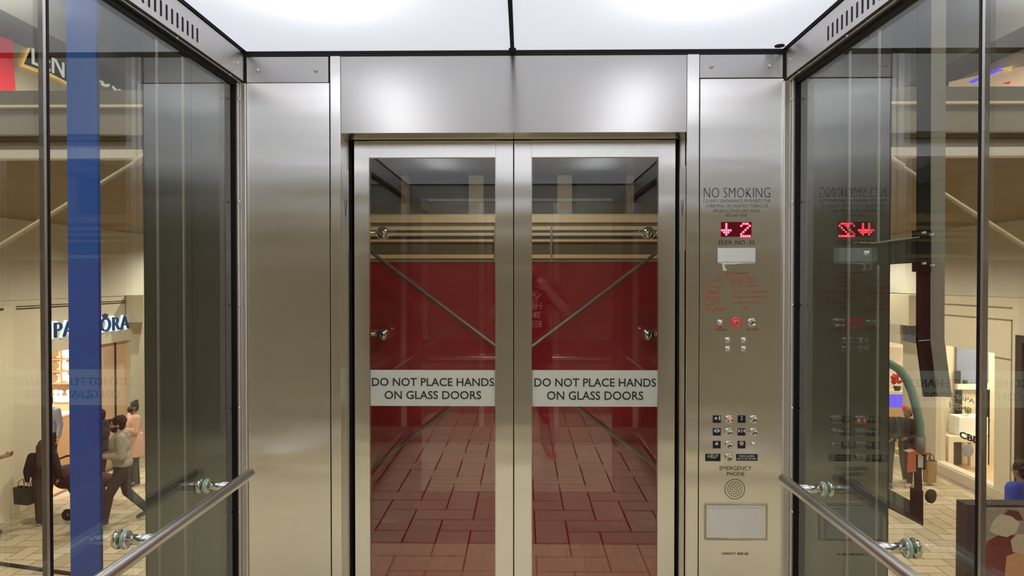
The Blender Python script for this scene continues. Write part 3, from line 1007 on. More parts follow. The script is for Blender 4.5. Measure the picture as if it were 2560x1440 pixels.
# travelling cable hose with its fittings
YH = 3.2
hz = thing('cable_hose', 'curved green grey hose ending in an orange clamp outside the right glass wall', 'hose', P(2300, 1100, YH))
pts = [(2199, 905), (2222, 908), (2246, 922), (2265, 946), (2280, 980), (2291, 1020), (2299, 1060), (2302, 1100), (2298, 1125)]
MB().tube([P(x, y, YH) for x, y in pts], 0.0185, 16).build('hose', 'hose', hz)
MB().tube([P(2301, 1092, YH), P(2297, 1132, YH)], 0.0235, 16).build('sleeve', 'greysheet', hz)
poly([(2264, 1128), (2284, 1124), (2284, 1176), (2262, 1178)], YH, 0.02, 0.02, 'orange_clamp', 'orange', hz)
poly([(2284, 1128), (2312, 1127), (2312, 1133), (2284, 1134)], YH, 0.02, 0.02, 'bracket_top', 'orange', hz)
poly([(2286, 1134), (2290, 1134), (2290, 1172), (2286, 1172)], YH, 0.015, 0.01, 'bracket_side', 'black', hz)
poly([(2308, 1133), (2312, 1133), (2311, 1172), (2307, 1172)], YH, 0.015, 0.01, 'bracket_side', 'brownband', hz)
poly([(2291, 1140), (2306, 1139), (2306, 1168), (2291, 1170)], YH, 0.008, 0.008, 'white_tag', 'sign', hz)
MB().tube([P(2294, 1168, YH), P(2296, 1235, YH)], 0.016, 14).build('black_pipe', 'black', hz)
q = P(2318, 1237, YH)
MB().lathe([(0, 0), (0.026, 0), (0.031, 0.006), (0.031, 0.018), (0.02, 0.024), (0, 0.024)], (q.x, YH - 0.01, q.z), (0.5, -1, 0), 24).build('roller', 'clothbrn', hz)
poly([(2196, 1208), (2284, 1256), (2284, 1222), (2302, 1224), (2302, 1311), (2196, 1257)], YH, 0.02, 0.03, 'black_beam', 'black', hz)

# ================================================================== THE MALL
def structure(mb, name, m, label, cat, bevel=0.0):
    return tag(mb.build(name, m, None, bevel), label, cat, kind='structure')


WXL, WXR = -8.5, 8.45
mf = structure(MB().box(-13, 13, -16, 22, GZ - 0.12, GZ - 0.003), 'mall_floor', 'jointmall', 'tan herringbone paved floor of the mall one storey below', 'floor')
herringbone(MB(), -8.5, 8.4, -10.0, 19.0, GZ, 0.24, 0.011).build('paver', 'malltile', mf)
# dark kerb line round the hoistway
q1, q2 = PZ(-60, 1399, GZ), PZ(186, 1434, GZ)
MB().prism([(q1.x, q1.y), (q2.x, q2.y), (q2.x, q2.y - 0.07), (q1.x, q1.y - 0.07)], 'z', GZ, GZ + 0.02).build('kerb_line', 'black', mf)

# walkway slab of the upper floor with its banded front edge
YW = 5.7
ws = thing('walkway_slab', 'grey and brown banded edge of the upper walkway crossing behind the elevator', 'walkway', (0, YW, 2.56), kind='structure')


def band(y0, y1, name, m, out):
    MB().box(-12, 12, YW - out, YW + 0.1, P(1280, y1, YW).z, P(1280, y0, YW).z).build(name, m, ws)


band(224, 261, 'top_band', 'olive', 0.03)
band(261, 267, 'pale_line', 'cream', 0.05)
band(267, 335, 'fascia_band', 'fascia', 0.0)
band(335, 372, 'brown_band', 'brownband', -0.05)
band(372, 393, 'pale_trim', 'strip', 0.02)
zs = P(1280, 391, YW).z
MB().box(-13, 13, YW + 0.1, 22, zs, zs + 0.10).build('soffit', 'soffit', ws)
MB().box(-13, 13, YW + 0.1, 22, zs + 0.10, P(1280, 226, YW).z).build('deck', 'fascia', ws)

# left shop wall (runs away from the viewer)
TZ = PX(100, 748, WXL).z          # top of the plaster shop front
OZ = PX(325, 850, WXL).z          # head of the shop opening
yo0, yo1, yo2 = PX(106, 900, WXL).y, PX(262, 900, WXL).y, PX(327, 900, WXL).y
wsl = thing('wall_shop_left', 'tan plaster shop front wall on the left of the mall', 'wall', (WXL, 12, GZ), kind='structure')
MB().box(WXL - 0.2, WXL, -10.0, yo0, GZ, TZ).build('plaster_wall', 'plaster', wsl)
MB().box(WXL - 0.2, WXL, yo0, yo2, OZ, TZ).build('plaster_head', 'plaster', wsl)
MB().box(WXL - 0.2, WXL, yo2, 20.0, GZ, TZ).build('plaster_wall', 'plaster', wsl)
yp = PX(32, 900, WXL + 0.04).y
MB().box(WXL, WXL + 0.04, 8.5, yp, GZ, PX(20, 764, WXL + 0.04).z).build('pilaster', 'plaster2', wsl)
MB().box(WXL - 0.25, WXL + 0.02, -10.0, 20.0, TZ, 2.62).build('bulkhead', 'bulk', wsl)
g0, g1 = PX(40, 771, WXL).y, PX(346, 755, WXL).y
zg = PX(200, 763, WXL).z
MB().box(WXL, WXL + 0.006, g0, g1, zg - 0.012, zg + 0.008).box(WXL, WXL + 0.006, g0, g1, zg + 0.03, zg + 0.045).build('reveal_line', 'seam', wsl)
MB().box(WXL + 0.04, WXL + 0.046, 8.5, yp - 0.2, zg - 0.01, zg + 0.03).build('reveal_line', 'seam', wsl)
# closed leaf beside the opening
dl = thing('door_3', 'pale glazed shop door leaf with a dark edge beside the shop entrance', 'door', (WXL, (yo1 + yo2) / 2, GZ), kind='structure')
ym = PX(299, 900, WXL).y
MB().box(WXL - 0.16, WXL - 0.10, yo1, yo2, GZ, OZ).build('leaf', 'pinkwall', dl)
MB().box(WXL - 0.16, WXL - 0.08, ym - 0.02, ym + 0.02, GZ, OZ).build('edge_strip', 'clothbrn', dl)

# lit sign
sg = thing('shop_sign', 'backlit dark blue letters with a crown above the left shop entrance', 'sign', PX(222, 815, WXL))
s0, s1 = PX(127, 815, WXL), PX(314, 815, WXL)
zt, zb = PX(262, 794, WXL).z, PX(262, 828, WXL).z
cy, cz = (s0.y + s1.y) / 2, (zt + zb) / 2
lettering('PANDORA', (WXL + 0.07, cy, cz), (0, 1, 0), UZ, s1.y - s0.y, zt - zb, 'signblue', sg, bold=-0.008, spacing=1.1, depth=0.02)
lettering('PANDORA', (WXL + 0.02, cy, cz), (0, 1, 0), UZ, (s1.y - s0.y) * 1.02, (zt - zb) * 1.16, 'halo', sg, bold=0.022, spacing=1.1, name='light_halo', depth=0.008)
yc = PX(254, 790, WXL).y
zc = PX(254, 796, WXL).z
MB().prism([(yc - 0.05, zc), (yc + 0.05, zc), (yc + 0.075, zc + 0.085), (yc + 0.03, zc + 0.035), (yc, zc + 0.10), (yc - 0.03, zc + 0.035), (yc - 0.075, zc + 0.085)], 'x', WXL + 0.05, WXL + 0.09).build('crown', 'signblue', sg)

# shop interior, left
YI = 16.3
structure(MB().box(-13, WXL - 0.2, YI, YI + 0.1, GZ, OZ + 0.5), 'wall_shop_end', 'pinkwall', 'lit end wall inside the left shop', 'wall')
structure(MB().box(-13.1, -13, 11.6, YI, GZ, OZ + 0.5), 'wall_shop_back', 'pinkwall', 'lit back wall inside the left shop', 'wall')
structure(MB().box(-13, WXL - 0.2, 11.5, 11.6, GZ, OZ + 0.5), 'wall_shop_near', 'pinkwall', 'lit near wall inside the left shop', 'wall')
structure(MB().box(-13, WXL - 0.2, 11.5, YI, OZ + 0.9, OZ + 1.0), 'shop_ceiling', 'shopwhite', 'lit ceiling inside the left shop', 'ceiling')
structure(MB().box(-13, WXL - 0.1, 11.6, YI, GZ - 0.05, GZ + 0.002), 'shop_floor', 'wood', 'lit floor inside the left shop', 'floor')


def cabinet(x0, x1, z0, z1, label, rows=3, cols=2):
    c = thing('display_cabinet', label, 'display cabinet', ((x0 + x1) / 2, YI - 0.3, z0), 'lit cabinets in the left shop')
    t = 0.035
    mb = MB().box(x0, x0 + t, YI - 0.35, YI - 0.01, z0, z1).box(x1 - t, x1, YI - 0.35, YI - 0.01, z0, z1)
    mb.box(x0, x1, YI - 0.35, YI - 0.01, z1 - t, z1).box(x0, x1, YI - 0.35, YI - 0.01, z0, z0 + t)
    mb.build('frame', 'wood', c)
    MB().box(x0 + t, x1 - t, YI - 0.04, YI - 0.015, z0 + t, z1 - t).build('lit_back', 'screen', c)
    for r in range(1, rows):
        z = z0 + (z1 - z0) * r / rows
        MB().box(x0 + t, x1 - t, YI - 0.33, YI - 0.04, z - 0.012, z + 0.012).build('shelf', 'wood', c)
    for k in range(1, cols):
        x = x0 + (x1 - x0) * k / cols
        MB().box(x - 0.015, x + 0.015, YI - 0.36, YI - 0.33, z0, z1).build('door_stile', 'wood', c)
    random.seed(int(x0 * 10))
    for r in range(rows):
        for k in range(cols):
            x = x0 + (x1 - x0) * (k + 0.5) / cols + random.uniform(-0.05, 0.05)
            z = z0 + (z1 - z0) * r / rows + t
            s = MB().lathe([(0.07, 0), (0.07, 0.02), (0.02, 0.04), (0.02, 0.14), (0.06, 0.16), (0.05, 0.22), (0, 0.23)], (x, YI - 0.2, z), (0, 0, 1), 14).build('jewellery_stand', 'shopwhite', c)


za, zb2 = P(150, 865, YI).z, P(150, 935, YI).z
xs = [P(x, 900, YI).x for x in (96, 150, 205, 262)]
cabinet(xs[0], xs[1] - 0.02, P(150, 955, YI).z, za, 'lit wooden display cabinet furthest left in the left shop')
cabinet(xs[1], xs[2] - 0.02, P(150, 955, YI).z, za, 'lit wooden display cabinet beside the blue strip in the left shop')
cabinet(xs[2], xs[3], P(150, 955, YI).z, za, 'lit wooden display cabinet by the glazed door leaf in the left shop')


def counter(x0, x1, y0, y1, h, label, cat='counter'):
    c = thing('shop_counter', label, cat, ((x0 + x1) / 2, (y0 + y1) / 2, GZ))
    MB().box(x0, x1, y0, y1, GZ, GZ + h - 0.04).build('body', 'pinkwall', c)
    MB().box(x0 - 0.03, x1 + 0.03, y0 - 0.03, y1 + 0.03, GZ + h - 0.04, GZ + h).build('worktop', 'shopwhite', c)
    return c


ct = counter(P(100, 900, 15.4).x, P(262, 900, 15.4).x, 15.2, 15.8, 1.28, 'low jewellery counter under the lit cabinets')
random.seed(8)
for k in range(9):
    x = P(112 + k * 17, 980, 15.3).x
    st = MB().lathe([(0.062, 0), (0.062, 0.03), (0.03, 0.06), (0.03, 0.12), (0.058, 0.15), (0.04, 0.19), (0, 0.2)], (x, 15.4 + random.uniform(-0.04, 0.04), GZ + 1.28), (0, 0, 1), 14).build('jewellery_bust', 'screen')  # busts glow by themselves to look bright
    tag(st, 'small bright white jewellery bust on the counter under the lit cabinets', 'jewellery stand', 'white busts on the jewellery counter')
counter(P(138, 1100, 14.2).x, P(168, 1100, 14.2).x, 13.9, 14.5, 1.18, 'plain wooden till block inside the left shop entrance', 'till counter')
a, b = P(244, 880, 14.9), P(259, 905, 14.9)
ps = tag(MB().prism([(a.x, a.z - 0.05), (b.x - 0.06, a.z + 0.07), (b.x + 0.02, b.z + 0.08), (a.x + 0.03, b.z - 0.06)], 'y', 14.9, 14.93).build('hanging_poster', 'clothdark'), 'tilted black picture poster hanging in the left shop', 'poster')
MB().ell((ps.location.x + (a.x + b.x) / 2 - 0.01, 14.895, (a.z + b.z) / 2), 0.035, 0.004, 0.05).build('pale_shape', 'sign', ps)
MB().tube([((a.x + b.x) / 2, 14.915, a.z + 0.02), ((a.x + b.x) / 2, 14.915, OZ + 0.9)], 0.004, 6).build('hanging_wire', 'strip', ps)

# tan projecting boxes under both bulkheads
a, b = PX(347, 738, -8.2), PX(372, 803, -8.2)
tag(MB().box(-8.48, -8.1, a.y, a.y + 0.7, b.z, a.z).build('sign_box', 'plaster2'), 'tan projecting box under the left bulkhead', 'box', kind='structure')
a, b = PX(2278, 738, 8.15), PX(2225, 808, 8.15)
tag(MB().box(8.1, 8.42, a.y, a.y + 1.0, b.z, a.z).build('sign_box', 'plaster2'), 'tan projecting box under the right bulkhead', 'box', kind='structure')

# right shop wall
TR = PX(2450, 740, WXR).z
yw0, yw1 = PX(2446, 900, WXR).y - 0.45, PX(2341, 900, WXR).y
yd = PX(2545, 900, WXR).y
ye = PX(2257, 900, WXR).y
WZ0, WZ1 = GZ + 0.22, PX(2392, 868, WXR).z
wsr = thing('wall_shop_right', 'cream plaster shop front wall on the right of the mall', 'wall', (WXR, 12, GZ), kind='structure')
MB().box(WXR, WXR + 0.2, yd, yw0, GZ, TR).build('plaster_wall', 'plaster2', wsr)
MB().box(WXR, WXR + 0.2, yw0, yw1, WZ1, TR).build('plaster_head', 'plaster2', wsr)
MB().box(WXR, WXR + 0.2, yw0, yw1, GZ, WZ0).build('plaster_base', 'plaster', wsr)
MB().box(WXR, WXR + 0.2, yw1, ye, GZ, TR).build('plaster_wall', 'plaster', wsr)
zde = PX(2550, 838, WXR).z
MB().box(WXR, WXR + 0.2, 10.2, yd, zde, TR).build('plaster_head', 'plaster', wsr)
MB().box(WXR, WXR + 0.2, -10.0, 10.2, GZ, TR).build('plaster_wall', 'plaster2', wsr)
MB().box(WXR, WXR + 0.2, ye, 20.0, PX(2240, 858, WXR).z, TR).build('plaster_head', 'plaster', wsr)
MB().box(WXR - 0.02, WXR + 0.25, -10.0, 20.0, TR, 2.62).build('bulkhead', 'bulk', wsr)
MB().box(WXR - 0.04, WXR, yd + 0.1, ye, GZ, GZ + 0.20).build('kerb_base', 'plaster', wsr)
mb = MB()
for (xa, ya, xb, yb) in ((2340, 762, 2531, 767), (2340, 786, 2531, 800), (2340, 884, 2528, 884)):
    z = PX((xa + xb) / 2, (ya + yb) / 2, WXR).z
    mb.box(WXR - 0.006, WXR, PX(xb, 800, WXR).y, PX(xa, 800, WXR).y if ya < 850 else yw0, z - 0.014, z + 0.014)
yv = PX(2529, 900, WXR).y
mb.box(WXR - 0.006, WXR, yv - 0.014, yv + 0.014, GZ + 0.2, PX(2529, 800, WXR).z)
mb.build('reveal_line', 'fascia', wsr)
wnr = thing('window_7', 'shop window on the right with hemp lettering', 'window', (WXR, (yw0 + yw1) / 2, GZ), kind='structure')
MB().box(WXR + 0.08, WXR + 0.09, yw0, yw1, WZ0, WZ1).build('pane', 'doorglass', wnr)
for (s, x0, y0, x1, y1, bd) in (('TSAPA', 2378, 982, 2436, 1010, -0.01), ('HEMP', 2374, 1003, 2428, 1036, -0.005), ('CBD', 2399, 1076, 2452, 1114, 0.03)):
    a, b = PX(x0, y0, WXR + 0.07), PX(x1, y1, WXR + 0.07)
    lettering(s, (WXR + 0.07, (a.y + b.y) / 2, (a.z + b.z) / 2), (0, -1, 0), UZ, a.y - b.y, (a.z - b.z) * 0.9, 'clothdark' if s == 'CBD' else 'fascia', wnr, bold=bd, depth=0.004)
# dark framed shop entrance at the far right
d4 = thing('door_4', 'dark framed lit shop entrance at the right edge', 'door', (WXR, yd - 0.5, GZ), kind='structure')
MB().box(WXR - 0.05, WXR + 0.1, yd - 0.16, yd, GZ, zde).box(WXR - 0.05, WXR + 0.1, 10.2, 10.36, GZ, zde).box(WXR - 0.05, WXR + 0.1, 10.36, yd - 0.16, zde - 0.12, zde).build('door_frame', 'clothbrn', d4)
MB().box(WXR + 0.5, WXR + 0.55, 10.0, yd, GZ, zde).build('inner_wall', 'peach', d4)  # wall glows by itself, standing in for a lit interior
# right shop interior
structure(MB().box(WXR + 0.2, 12.5, 15.1, 15.2, GZ, 1.2), 'wall_shop_end', 'plaster2', 'lit end wall inside the right shop', 'wall')
structure(MB().box(12.5, 12.6, 12, 18.5, GZ, 1.2), 'wall_shop_back', 'plaster2', 'lit back wall inside the right shop', 'wall')
structure(MB().box(WXR + 0.2, 12.5, 12.0, 12.1, GZ, 1.2), 'wall_shop_near', 'plaster2', 'lit near wall inside the right shop', 'wall')
structure(MB().box(WXR + 0.2, 12.5, 12, 18.5, 1.2, 1.3), 'shop_ceiling', 'shopwhite', 'lit ceiling inside the right shop', 'ceiling')
structure(MB().box(WXR + 0.2, 12.5, 18.4, 18.5, GZ, 1.2), 'wall_shop_far', 'plaster', 'lit far wall inside the right shop', 'wall')
structure(MB().box(WXR + 0.2, 12.5, 12.1, 18.4, GZ - 0.05, GZ + 0.002), 'shop_floor', 'wood', 'lit floor inside the right shop', 'floor')
a, b = P(2391, 864, 15.06), P(2470, 957, 15.06)
tag(MB().box(a.x, b.x, 15.04, 15.09, b.z, a.z).build('wall_panel', 'greyblue'), 'grey blue panel on the wall inside the right shop', 'panel')
a, b = PX(2296, 783, WXR - 0.03), PX(2257, 850, WXR - 0.03)
tag(MB().box(WXR - 0.04, WXR, a.y, b.y, b.z, a.z).build('wall_panel', 'greyblue'), 'grey blue panel behind the hanging guide strip on the right shop wall', 'panel')


def pbox(x0, y0, x1, y1, Y, d, name, m, label, cat, group=None):
    a, b = P(x0, y0, Y), P(x1, y1, Y)
    return tag(MB().box(a.x, b.x, Y, Y + d, b.z, a.z).build(name, m, None, 0.004), label, cat, group)


def shop_table(x0, x1, ytop, Y, d, m, label):
    a, b = P(x0, ytop, Y), P(x1, ytop, Y)
    t = thing('display_table', label, 'table', ((a.x + b.x) / 2, Y, GZ))
    MB().box(a.x, b.x, Y, Y + d, a.z - 0.12, a.z).build('table_top', m, t, 0.004)
    for (x, y) in ((a.x, Y), (b.x - 0.1, Y), (a.x, Y + d - 0.1), (b.x - 0.1, Y + d - 0.1)):
        MB().box(x, x + 0.1, y, y + 0.1, GZ, a.z - 0.12).build('leg', m, t)
    return t


shop_table(2372, 2470, 1091, 14.45, 0.5, 'shopwhite', 'white display table with square legs in the right shop window')
tb = shop_table(2394, 2475, 960, 14.98, 0.1, 'shopwhite', 'tall white back counter below the grey blue panel in the right shop')
q = P(2421, 1127, 14.30)
tag(MB().ell((q.x, 14.32, q.z), 0.12, 0.012, 0.13).build('window_disc', 'greyblue'), 'blue oval disc hanging in front of the white display table', 'disc')
pbox(2398, 1043, 2470, 1089.5, 14.5, 0.35, 'display_box', 'white', 'white open display box on the display table', 'box')
pbox(2392, 928, 2402, 959.5, 14.99, 0.08, 'card_reader', 'black', 'small black stand on the tall white counter', 'stand')
pbox(2411, 951, 2420, 959.5, 14.99, 0.08, 'small_jar', 'clothdark', 'small dark jar on the tall white counter', 'jar')
pl = thing('potted_plant', 'small green plant on the white display box', 'plant', P(2421, 1041, 14.6))
q = pl.location
MB().lathe([(0, 0), (0.03, 0), (0.04, 0.06), (0, 0.06)], q, (0, 0, 1), 14).build('pot', 'shopwhite', pl)
random.seed(2)
mb = MB()
for k in range(14):
    mb.ell((q.x + random.uniform(-0.05, 0.05), q.y + random.uniform(-0.04, 0.04), q.z + 0.09 + random.uniform(0, 0.07)), 0.03, 0.02, 0.04, 8, 6)
mb.build('leaves', 'leaf', pl)
# shop entrance further back on the right
pbox(2215, 868, 2256, 904, 16.6, 0.05, 'marble_panel', 'shopwhite', 'pale marbled panel at the back of the far right shop', 'panel')
lb = thing('light_box_stand', 'stand with a glowing blue violet box in the far right shop', 'stand', P(2240, 1100, 16.5))
a, b = P(2212, 986, 16.5), P(2257, 1019, 16.5)
MB().box(a.x, b.x, 16.5, 16.8, b.z, a.z).build('lit_box', 'purple', lb, 0.004)
MB().box(a.x, b.x, 16.5, 16.8, GZ, b.z).build('plinth', 'wood', lb, 0.004)
MB().box(a.x, b.x, 16.5, 16.8, a.z, P(2230, 978, 16.5).z).build('top_board', 'shopwhite', lb, 0.004)
fl2 = thing('flower_pot', 'red flowers in a dark pot above the glowing blue box', 'flowers', P(2243, 976.5, 16.6))
q = fl2.location
MB().lathe([(0, 0), (0.06, 0), (0.09, 0.1), (0, 0.1)], q, (0, 0, 1), 14).build('pot', 'clothdark', fl2)
mb = MB()
for k in range(26):
    mb.ell((q.x + random.uniform(-0.11, 0.11), q.y + random.uniform(-0.08, 0.08), q.z + 0.16 + random.uniform(0, 0.2)), 0.04, 0.035, 0.04, 8, 6)
mb.build('petals', 'flower', fl2)

# bridge and columns seen through the doors above the red panel
YQ = 6.4
bg = thing('footbridge', 'olive grey footbridge with pale tubes seen above the red panel', 'bridge', (0, YQ, 1.8), kind='structure')


def bb(y0, y1, name, m, out=0.0):
    MB().box(-1.9, 1.9, YQ - out, YQ + 0.08, P(1285, y1, YQ).z, P(1285, y0, YQ).z).build(name, m, bg)


bb(535, 662, 'bridge_face', 'olive')
for (y0, y1, n, m, o) in ((536, 541, 'upper_edge', 'strip', 0.03), (541, 557, 'cream_band', 'cream', 0.05), (567, 576, 'cream_tube', 'cream', 0.06), (583, 590, 'pale_tube', 'strip', 0.06),
                          (599, 605, 'cream_tube', 'cream', 0.05), (637, 646, 'pale_tube', 'cream', 0.06)):
    bb(y0, y1, n, m, o)
for x in (1378, 1238):
    MB().box(P(x, 600, YQ).x - 0.008, P(x, 600, YQ).x + 0.008, YQ - 0.07, YQ - 0.05, P(1285, 650, YQ).z, P(1285, 568, YQ).z).build('tube_post', 'fascia', bg)
for (x0, x1, lab) in ((1172, 1208, 'pale concrete column behind the left elevator door'), (1394, 1430, 'pale concrete column behind the right elevator door'),
                      (1003, 1020, 'slim pale post behind the left elevator door'), (1568, 1585, 'slim pale post behind the right elevator door')):
    Y = 6.42
    tag(MB().box(P(x0, 500, Y).x, P(x1, 500, Y).x, Y, Y + 0.12, P(1285, 540, Y).z, 2.52).build('mall_column', 'fascia'), lab, 'column', 'columns behind the footbridge', 'structure')

lc = thing('landing_ceiling', 'dark ceiling and back panel over the footbridge behind the doors', 'ceiling', (0, 5, 2.5), kind='structure')  # unseen dark sheets added to darken what shows above the red board
MB().box(-1.9, 1.9, 3.80, 6.62, 2.52, 2.545).build('ceiling_panel', 'darkolive', lc)
MB().box(-1.9, 1.9, 6.58, 6.62, P(1285, 540, YQ).z - 0.05, 2.52).build('back_panel', 'darkolive', lc)

# upper floor
UZF = P(1280, 226, YW).z
wul = structure(MB().box(-9.2, -9.0, 6, 20, UZF, 8.0), 'wall_upper_left', 'plaster2', 'tan upper floor shop wall on the left', 'wall')
wur = structure(MB().box(9.0, 9.2, 6, 20, UZF, 8.0), 'wall_upper_right', 'plaster2', 'tan upper floor shop wall on the right', 'wall')
structure(MB().box(-13, 13, 20.0, 20.2, GZ, 8.0), 'wall_far', 'bulk', 'grey far end wall of the mall', 'wall')
structure(MB().box(-13, 13, -16, 20.2, 8.0, 8.1), 'roof', 'roof', 'dark roof over the atrium', 'roof')
structure(MB().box(-13, -12.9, -16, 6, GZ, 8.0), 'wall_side_left', 'bulk', 'grey atrium side wall on the left', 'wall')
structure(MB().box(12.9, 13, -16, 6, GZ, 8.0), 'wall_side_right', 'bulk', 'grey atrium side wall on the right', 'wall')
uc = thing('upper_soffit', 'sloping dark soffit over the upper floor shops', 'soffit', (0, 8, 6), kind='structure')
for s, X in ((-1, -9.0), (1, 9.0)):
    xa, xb = (2460, 2205) if s > 0 else (100, 362)
    MB().prism([(6.0, 8.0), (20.0, 8.0), (20.0, 5.75), (6.0, 5.75 if s < 0 else 5.6)], 'x', X - s * 0.9, X - s * 0.02).build('soffit_box', 'roof', uc)

# upper shop signs
XS = -8.98
us = thing('upper_shop_sign', 'black yellow outlined board with white capitals on the upper left', 'sign', PX(100, 150, XS))


def sidepoly(pts, X, t, name, m, parent):
    return MB().prism([(PX(a, b, X).y, PX(a, b, X).z) for a, b in pts], 'x', X, X + t).build(name, m, parent)


sidepoly([(50, 165), (78, 100), (175, 118), (176, 218), (150, 200)], XS + 0.02, 0.04, 'outline', 'yellow', us)
sidepoly([(60, 160), (82, 108), (172, 125), (170, 206), (128, 184)], XS + 0.062, 0.02, 'board', 'black', us)
a, b = PX(80, 140, XS + 0.09), PX(160, 140, XS + 0.09)
lettering('LEN', (XS + 0.09, (a.y + b.y) / 2, PX(120, 158, XS).z), (0, 1, 0), UZ, b.y - a.y, 0.36, 'litletter', us, depth=0.01)
u2 = thing('upper_shop_sign', 'tan beam with pale letters half hidden behind the walkway edge, upper left', 'sign', PX(270, 210, XS))
sidepoly([(228, 160), (372, 205), (372, 240), (228, 240)], XS + 0.02, 0.06, 'beam', 'plaster2', u2)
a, b = PX(236, 210, XS + 0.09), PX(304, 210, XS + 0.09)
lettering('SDO', (XS + 0.09, (a.y + b.y) / 2, PX(270, 204, XS).z), (0, 1, 0), UZ, b.y - a.y, 0.36, 'litletter', u2, depth=0.01)
u3 = tag(sidepoly([(-60, 80), (24, 100), (32, 226), (-60, 226)], XS + 0.02, 0.05, 'red_banner', 'redbtn', None), 'red banner at the far upper left', 'banner')
XT = 8.93
u4 = thing('upper_shop_board', 'cream board with a green leaf emblem at the upper right', 'sign', PX(2540, 60, XT))
sidepoly([(2458, 130), (2640, 40), (2640, 170), (2458, 205)], XT, 0.04, 'board', 'shopwhite', u4)
sidepoly([(2530, 60), (2545, 78), (2575, 70), (2600, 20), (2570, 20), (2545, 40)], XT - 0.02, 0.02, 'leaf_emblem', 'leaf', u4)
u5 = thing('upper_shop_display', 'bright striped shop display at the upper right', 'display', PX(2520, 190, XT))
sidepoly([(2372, 205), (2440, 190), (2640, 150), (2640, 230), (2372, 222)], XT - 0.06, 0.03, 'lit_back', 'peach', u5)
sidepoly([(2420, 205), (2500, 168), (2508, 172), (2430, 208)], XT - 0.09, 0.02, 'blue_stripe', 'purple', u5)
sidepoly([(2495, 172), (2530, 165), (2520, 178)], XT - 0.09, 0.02, 'yellow_patch', 'yellow', u5)
sidepoly([(2505, 208), (2525, 203), (2520, 210)], XT - 0.09, 0.02, 'pink_lamp', 'redbtn', u5)

# rear of the atrium, seen only in reflections
rs = thing('rear_walkway', 'grey walkway edge behind the elevator, a faint reflection', 'walkway', (0, -9, 2.5), kind='structure')
MB().box(-12.8, 12.8, -10, -9, 2.5, 3.2).build('fascia_band', 'fascia', rs)
MB().box(-12.8, 12.8, -15.9, -10, 2.5, 2.6).build('soffit', 'soffit', rs)
structure(MB().box(-13, 13, -16.1, -16, GZ, 8.0), 'wall_back', 'bulk', 'dark back wall of the atrium', 'wall')

# picture board at the lower right
YP = 7.3
a, b = P(2417, 1262, YP), P(2760, 1262, YP)
bd = thing('picture_board', 'dark framed board showing red and white winter figures at the lower right', 'board', ((a.x + b.x) / 2, YP, GZ))
MB().box(a.x, b.x, YP, YP + 0.18, GZ, a.z).build('frame', 'clothdark', bd, 0.004)
c0 = P(2446, 1262, YP).x
MB().box(c0, b.x - 0.1, YP - 0.006, YP, GZ + 0.06, P(2446, 1268, YP).z).build('picture', mat('snowy_grey_print', (0.30, 0.28, 0.27), rough=0.7, var=0.5, scale=35), bd)


def patch(pts, m, name, k):
    q = [P(x, y, YP) for x, y in pts]
    MB().prism([(v.x, v.z) for v in q], 'y', YP - 0.008 - 0.002 * k, YP - 0.006).build(name, m, bd)


patch([(2462, 1440), (2455, 1400), (2468, 1352), (2500, 1335), (2560, 1340), (2600, 1360), (2600, 1440)], mat('dark_red_print', (0.16, 0.02, 0.03), var=0.3, scale=25), 'red_patch', 0)
patch([(2473, 1328), (2482, 1302), (2500, 1285), (2530, 1290), (2548, 1305), (2540, 1330), (2515, 1342), (2490, 1336)], mat('white_print', (0.55, 0.52, 0.48), var=0.2, scale=30), 'white_patch', 1)
patch([(2508, 1284), (2520, 1274), (2545, 1278), (2556, 1300), (2540, 1300), (2528, 1290)], mat('brown_red_print', (0.13, 0.035, 0.03), var=0.3, scale=30), 'dark_red_patch', 2)
patch([(2525, 1350), (2540, 1335), (2575, 1335), (2600, 1375), (2560, 1392), (2530, 1378)], mat('pale_print', (0.5, 0.46, 0.4), var=0.25, scale=30), 'white_patch', 2)
patch([(2510, 1440), (2515, 1390), (2540, 1380), (2600, 1400), (2600, 1440)], mat('peach_print', (0.55, 0.32, 0.2), var=0.2, scale=20), 'peach_patch', 3)

# ================================================================== PEOPLE
def remeshed(mb, name, material, parent, voxel=0.012, smooth=3):
    """one continuous skin grown over the limbs"""
    me = mb.mesh(name + '_raw')
    o = bpy.data.objects.new(name + '_raw', me)
    COL.objects.link(o)
    r = o.modifiers.new('remesh', 'REMESH')
    r.mode = 'VOXEL'
    r.voxel_size = voxel
    r.use_smooth_shade = True
    s = o.modifiers.new('smooth', 'SMOOTH')
    s.factor = 0.5
    s.iterations = smooth
    dg = bpy.context.evaluated_depsgraph_get()
    m2 = bpy.data.meshes.new_from_object(o.evaluated_get(dg))
    bpy.data.objects.remove(o)
    m2.name = name
    m2.materials.clear()
    m2.materials.append(M[material] if isinstance(material, str) else material)
    m2.polygons.foreach_set('use_smooth', [True] * len(m2.polygons))
    n = bpy.data.objects.new(name, m2)
    COL.objects.link(n)
    n.parent = parent
    return n


def V(*a): return Vector(a)


BASE = dict(pelvis=(0, 0, .95), waist=(0, 0, 1.10), chest=(0, 0, 1.30), neck=(0, 0, 1.50), head=(0, .02, 1.635),
            sl=(-.185, 0, 1.43), sr=(.185, 0, 1.43), el=(-.24, -.01, 1.14), er=(.24, -.01, 1.14), wl=(-.25, .06, .90), wr=(.25, .06, .90),
            hl=(-.09, 0, .93), hr=(.09, 0, .93), kl=(-.10, .02, .50), kr=(.10, .02, .50), al=(-.10, -.01, .085), ar=(.10, -.01, .085), tl=(-.11, .15, .03), tr=(.11, .15, .03))


